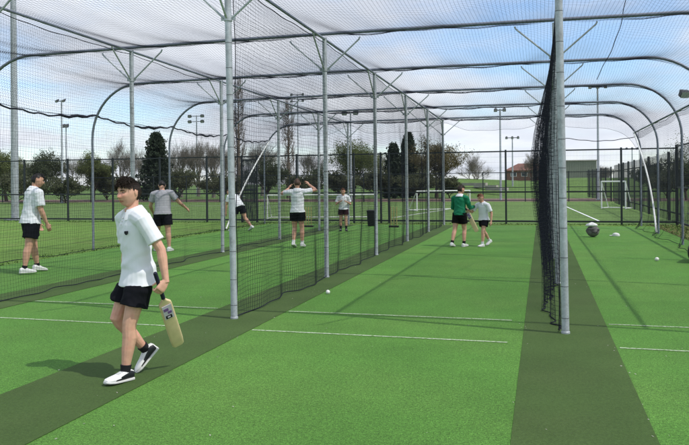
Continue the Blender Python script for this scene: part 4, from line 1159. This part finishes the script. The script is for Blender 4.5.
# --- red-haired boy
res = person((-6.2, 22.4, 0), heading(.28, -.95), 1.40, 'red haired boy facing the camera with both hands at his chest',
    dict(lean=2, curve=6, head=(4, -10, 0), legs=dict(L=(2, 2, 4, 0, 8), R=(-3, 2, 4, 0, 8)), arms=dict(L=((-.30, -.05, -.95), (.55, .75, .40), (.8, .5, .2), (.2, .3, .9), (.2, .6, .8), .8), R=((.30, -.05, -.95), (-.50, .75, .42), (-.8, .5, .2), (-.2, .3, .9), (-.2, .6, .8), .8))),
    skin=0, hair='hair_red', shirt='shirt_white', shorts='shorts_wine', sock='sock', sock_h=.085, shoe='shoeb', detail=.0075, hem=-.06, headk=.145, ntuft=400, sleeve=.7)
h2 = put(res, gr(343.5, 231))
# --- green jumper
res = person((-1.95, 17.3, 0), heading(.30, .95), 1.50, 'boy in green long sleeved jumper with white collar, back turned',
    dict(lean=3, curve=6, twist=-4, head=(2, -16, 0), legs=dict(L=(-12, 3, 12, -10, 8), R=(11, 3, 6, 4, 10)), arms=dict(L=((-.22, .22, -.95), (.35, .80, -.25)), R=((.26, .25, -.92), (.05, .95, .15), (.1, .9, .2), (-1, 0, .2)))),
    skin=0, hair='hair_dark', shirt='jumper_green', shorts='shorts_black', sock='sock', sock_h=.045, detail=.0075, sleeve=1.5, hem=-.03, headk=.142, collar_mat='shirt_white', ntuft=400)
put(res, gr(458, 247))
# --- small kid in white with a bat
res = person((-1.3, 17.9, 0), heading(-.62, -.80), 1.31, 'small red haired boy in white shirt facing left, holding a bat',
    dict(lean=4, curve=6, twist=6, head=(14, -6, 0), legs=dict(L=(20, 2, 14, 2, 6), R=(-14, 0, 26, -26, 6)), arms=dict(L=((-.34, -.25, -.9), (-.1, .2, -1)), R=((.35, .45, -.75), (.15, .85, .45), (.2, .7, .6), (-.7, .3, .2), (-.2, .2, 1), .9))),
    skin=0, hair='hair_red', shirt='shirt_white', shorts='shorts_navy', sock='sockw', sock_h=.05, detail=.007, headk=.15, hem=-.08, ntuft=400, sleeve=.8)
h3 = put(res, gr(486, 246))
t3 = h3['R']+Vector((-.03, -.02, .05)); bd3 = (right*.42-Vector((0, 0, 1))*.9-away*.1).normalized()
bat(t3-bd3*.18, t3+bd3*.6, Vector((-.25, -1, .2)), 'pale bat held slanting between the two boys in the middle lane')

# ================================================================ LIGHT AND SKY
SD = Vector((.66, -.13, 1)).normalized()
ELEV, AZ = math.asin(SD.z), math.atan2(SD.x, SD.y)
ld = bpy.data.lights.new('sun', 'SUN'); ld.energy = 2.6; ld.angle = R(.7); ld.color = (1, .955, .88)
so = bpy.data.objects.new('sun', ld); col.objects.link(so); so.rotation_euler = (-SD).to_track_quat('-Z', 'Y').to_euler(); so.location = (20, -10, 40)
w = bpy.data.worlds.new('World'); scene.world = w; w.use_nodes = True
n, l = w.node_tree.nodes, w.node_tree.links
for x in list(n): n.remove(x)
outw = n.new('ShaderNodeOutputWorld'); bg = n.new('ShaderNodeBackground'); bg.inputs['Strength'].default_value = .145
sky = n.new('ShaderNodeTexSky'); sky.sky_type = 'NISHITA'; sky.sun_disc = False; sky.sun_elevation = ELEV; sky.sun_rotation = AZ
sky.air_density = 1.0; sky.dust_density = .4; sky.ozone_density = 1.2
tc = n.new('ShaderNodeTexCoord'); sep = n.new('ShaderNodeSeparateXYZ'); l.new(tc.outputs['Generated'], sep.inputs[0])
def math_n(op, a, b=None, clamp=False):
    m_ = n.new('ShaderNodeMath'); m_.operation = op; m_.use_clamp = clamp
    for i, v_ in enumerate((a, b)):
        if v_ is None: continue
        if hasattr(v_, 'node'): l.new(v_, m_.inputs[i])
        else: m_.inputs[i].default_value = v_
    return m_.outputs[0]
den = math_n('ADD', math_n('MAXIMUM', sep.outputs[2], 0.0), .16)
cb_ = n.new('ShaderNodeCombineXYZ'); l.new(math_n('DIVIDE', sep.outputs[0], den), cb_.inputs[0]); l.new(math_n('DIVIDE', sep.outputs[1], den), cb_.inputs[1])
def noise(scale, det, rough, off):
    t = n.new('ShaderNodeTexNoise'); t.inputs['Scale'].default_value = scale; t.inputs['Detail'].default_value = det; t.inputs['Roughness'].default_value = rough
    mp = n.new('ShaderNodeMapping'); mp.inputs['Location'].default_value = off; l.new(cb_.outputs[0], mp.inputs[0]); l.new(mp.outputs[0], t.inputs['Vector']); return t.outputs['Fac']
def rng(v_, a, b, c_=0, d=1):
    r_ = n.new('ShaderNodeMapRange'); r_.inputs[1].default_value = a; r_.inputs[2].default_value = b; r_.inputs[3].default_value = c_; r_.inputs[4].default_value = d; r_.interpolation_type = 'SMOOTHSTEP'
    l.new(v_, r_.inputs[0]); return r_.outputs[0]
cover = rng(noise(.75, 7, .56, (3.1, 1.7, 0)), .30, .57)
shade = rng(noise(1.1, 6, .55, (7.3, 2.2, 0)), .32, .70)
cc_ = n.new('ShaderNodeMix'); cc_.data_type = 'RGBA'; cc_.inputs[6].default_value = (4.3, 4.6, 5.2, 1); cc_.inputs[7].default_value = (5.7, 5.95, 6.4, 1); l.new(shade, cc_.inputs[0])
sb = n.new('ShaderNodeVectorMath'); sb.operation = 'MULTIPLY'; sb.inputs[1].default_value = (1.02, 1.11, 1.22); l.new(sky.outputs[0], sb.inputs[0])
mx = n.new('ShaderNodeMix'); mx.data_type = 'RGBA'; l.new(cover, mx.inputs[0]); l.new(sb.outputs[0], mx.inputs[6]); l.new(cc_.outputs[2], mx.inputs[7])
l.new(mx.outputs[2], bg.inputs['Color']); l.new(bg.outputs[0], outw.inputs[0])
vs_ = scene.view_settings; vs_.view_transform = 'Standard'; vs_.look = 'None'; vs_.exposure = .31; vs_.gamma = 1; vs_.use_curve_mapping = False
scene.cycles.use_denoising = True
scene.cycles.max_bounces = 6; scene.cycles.transparent_max_bounces = 8
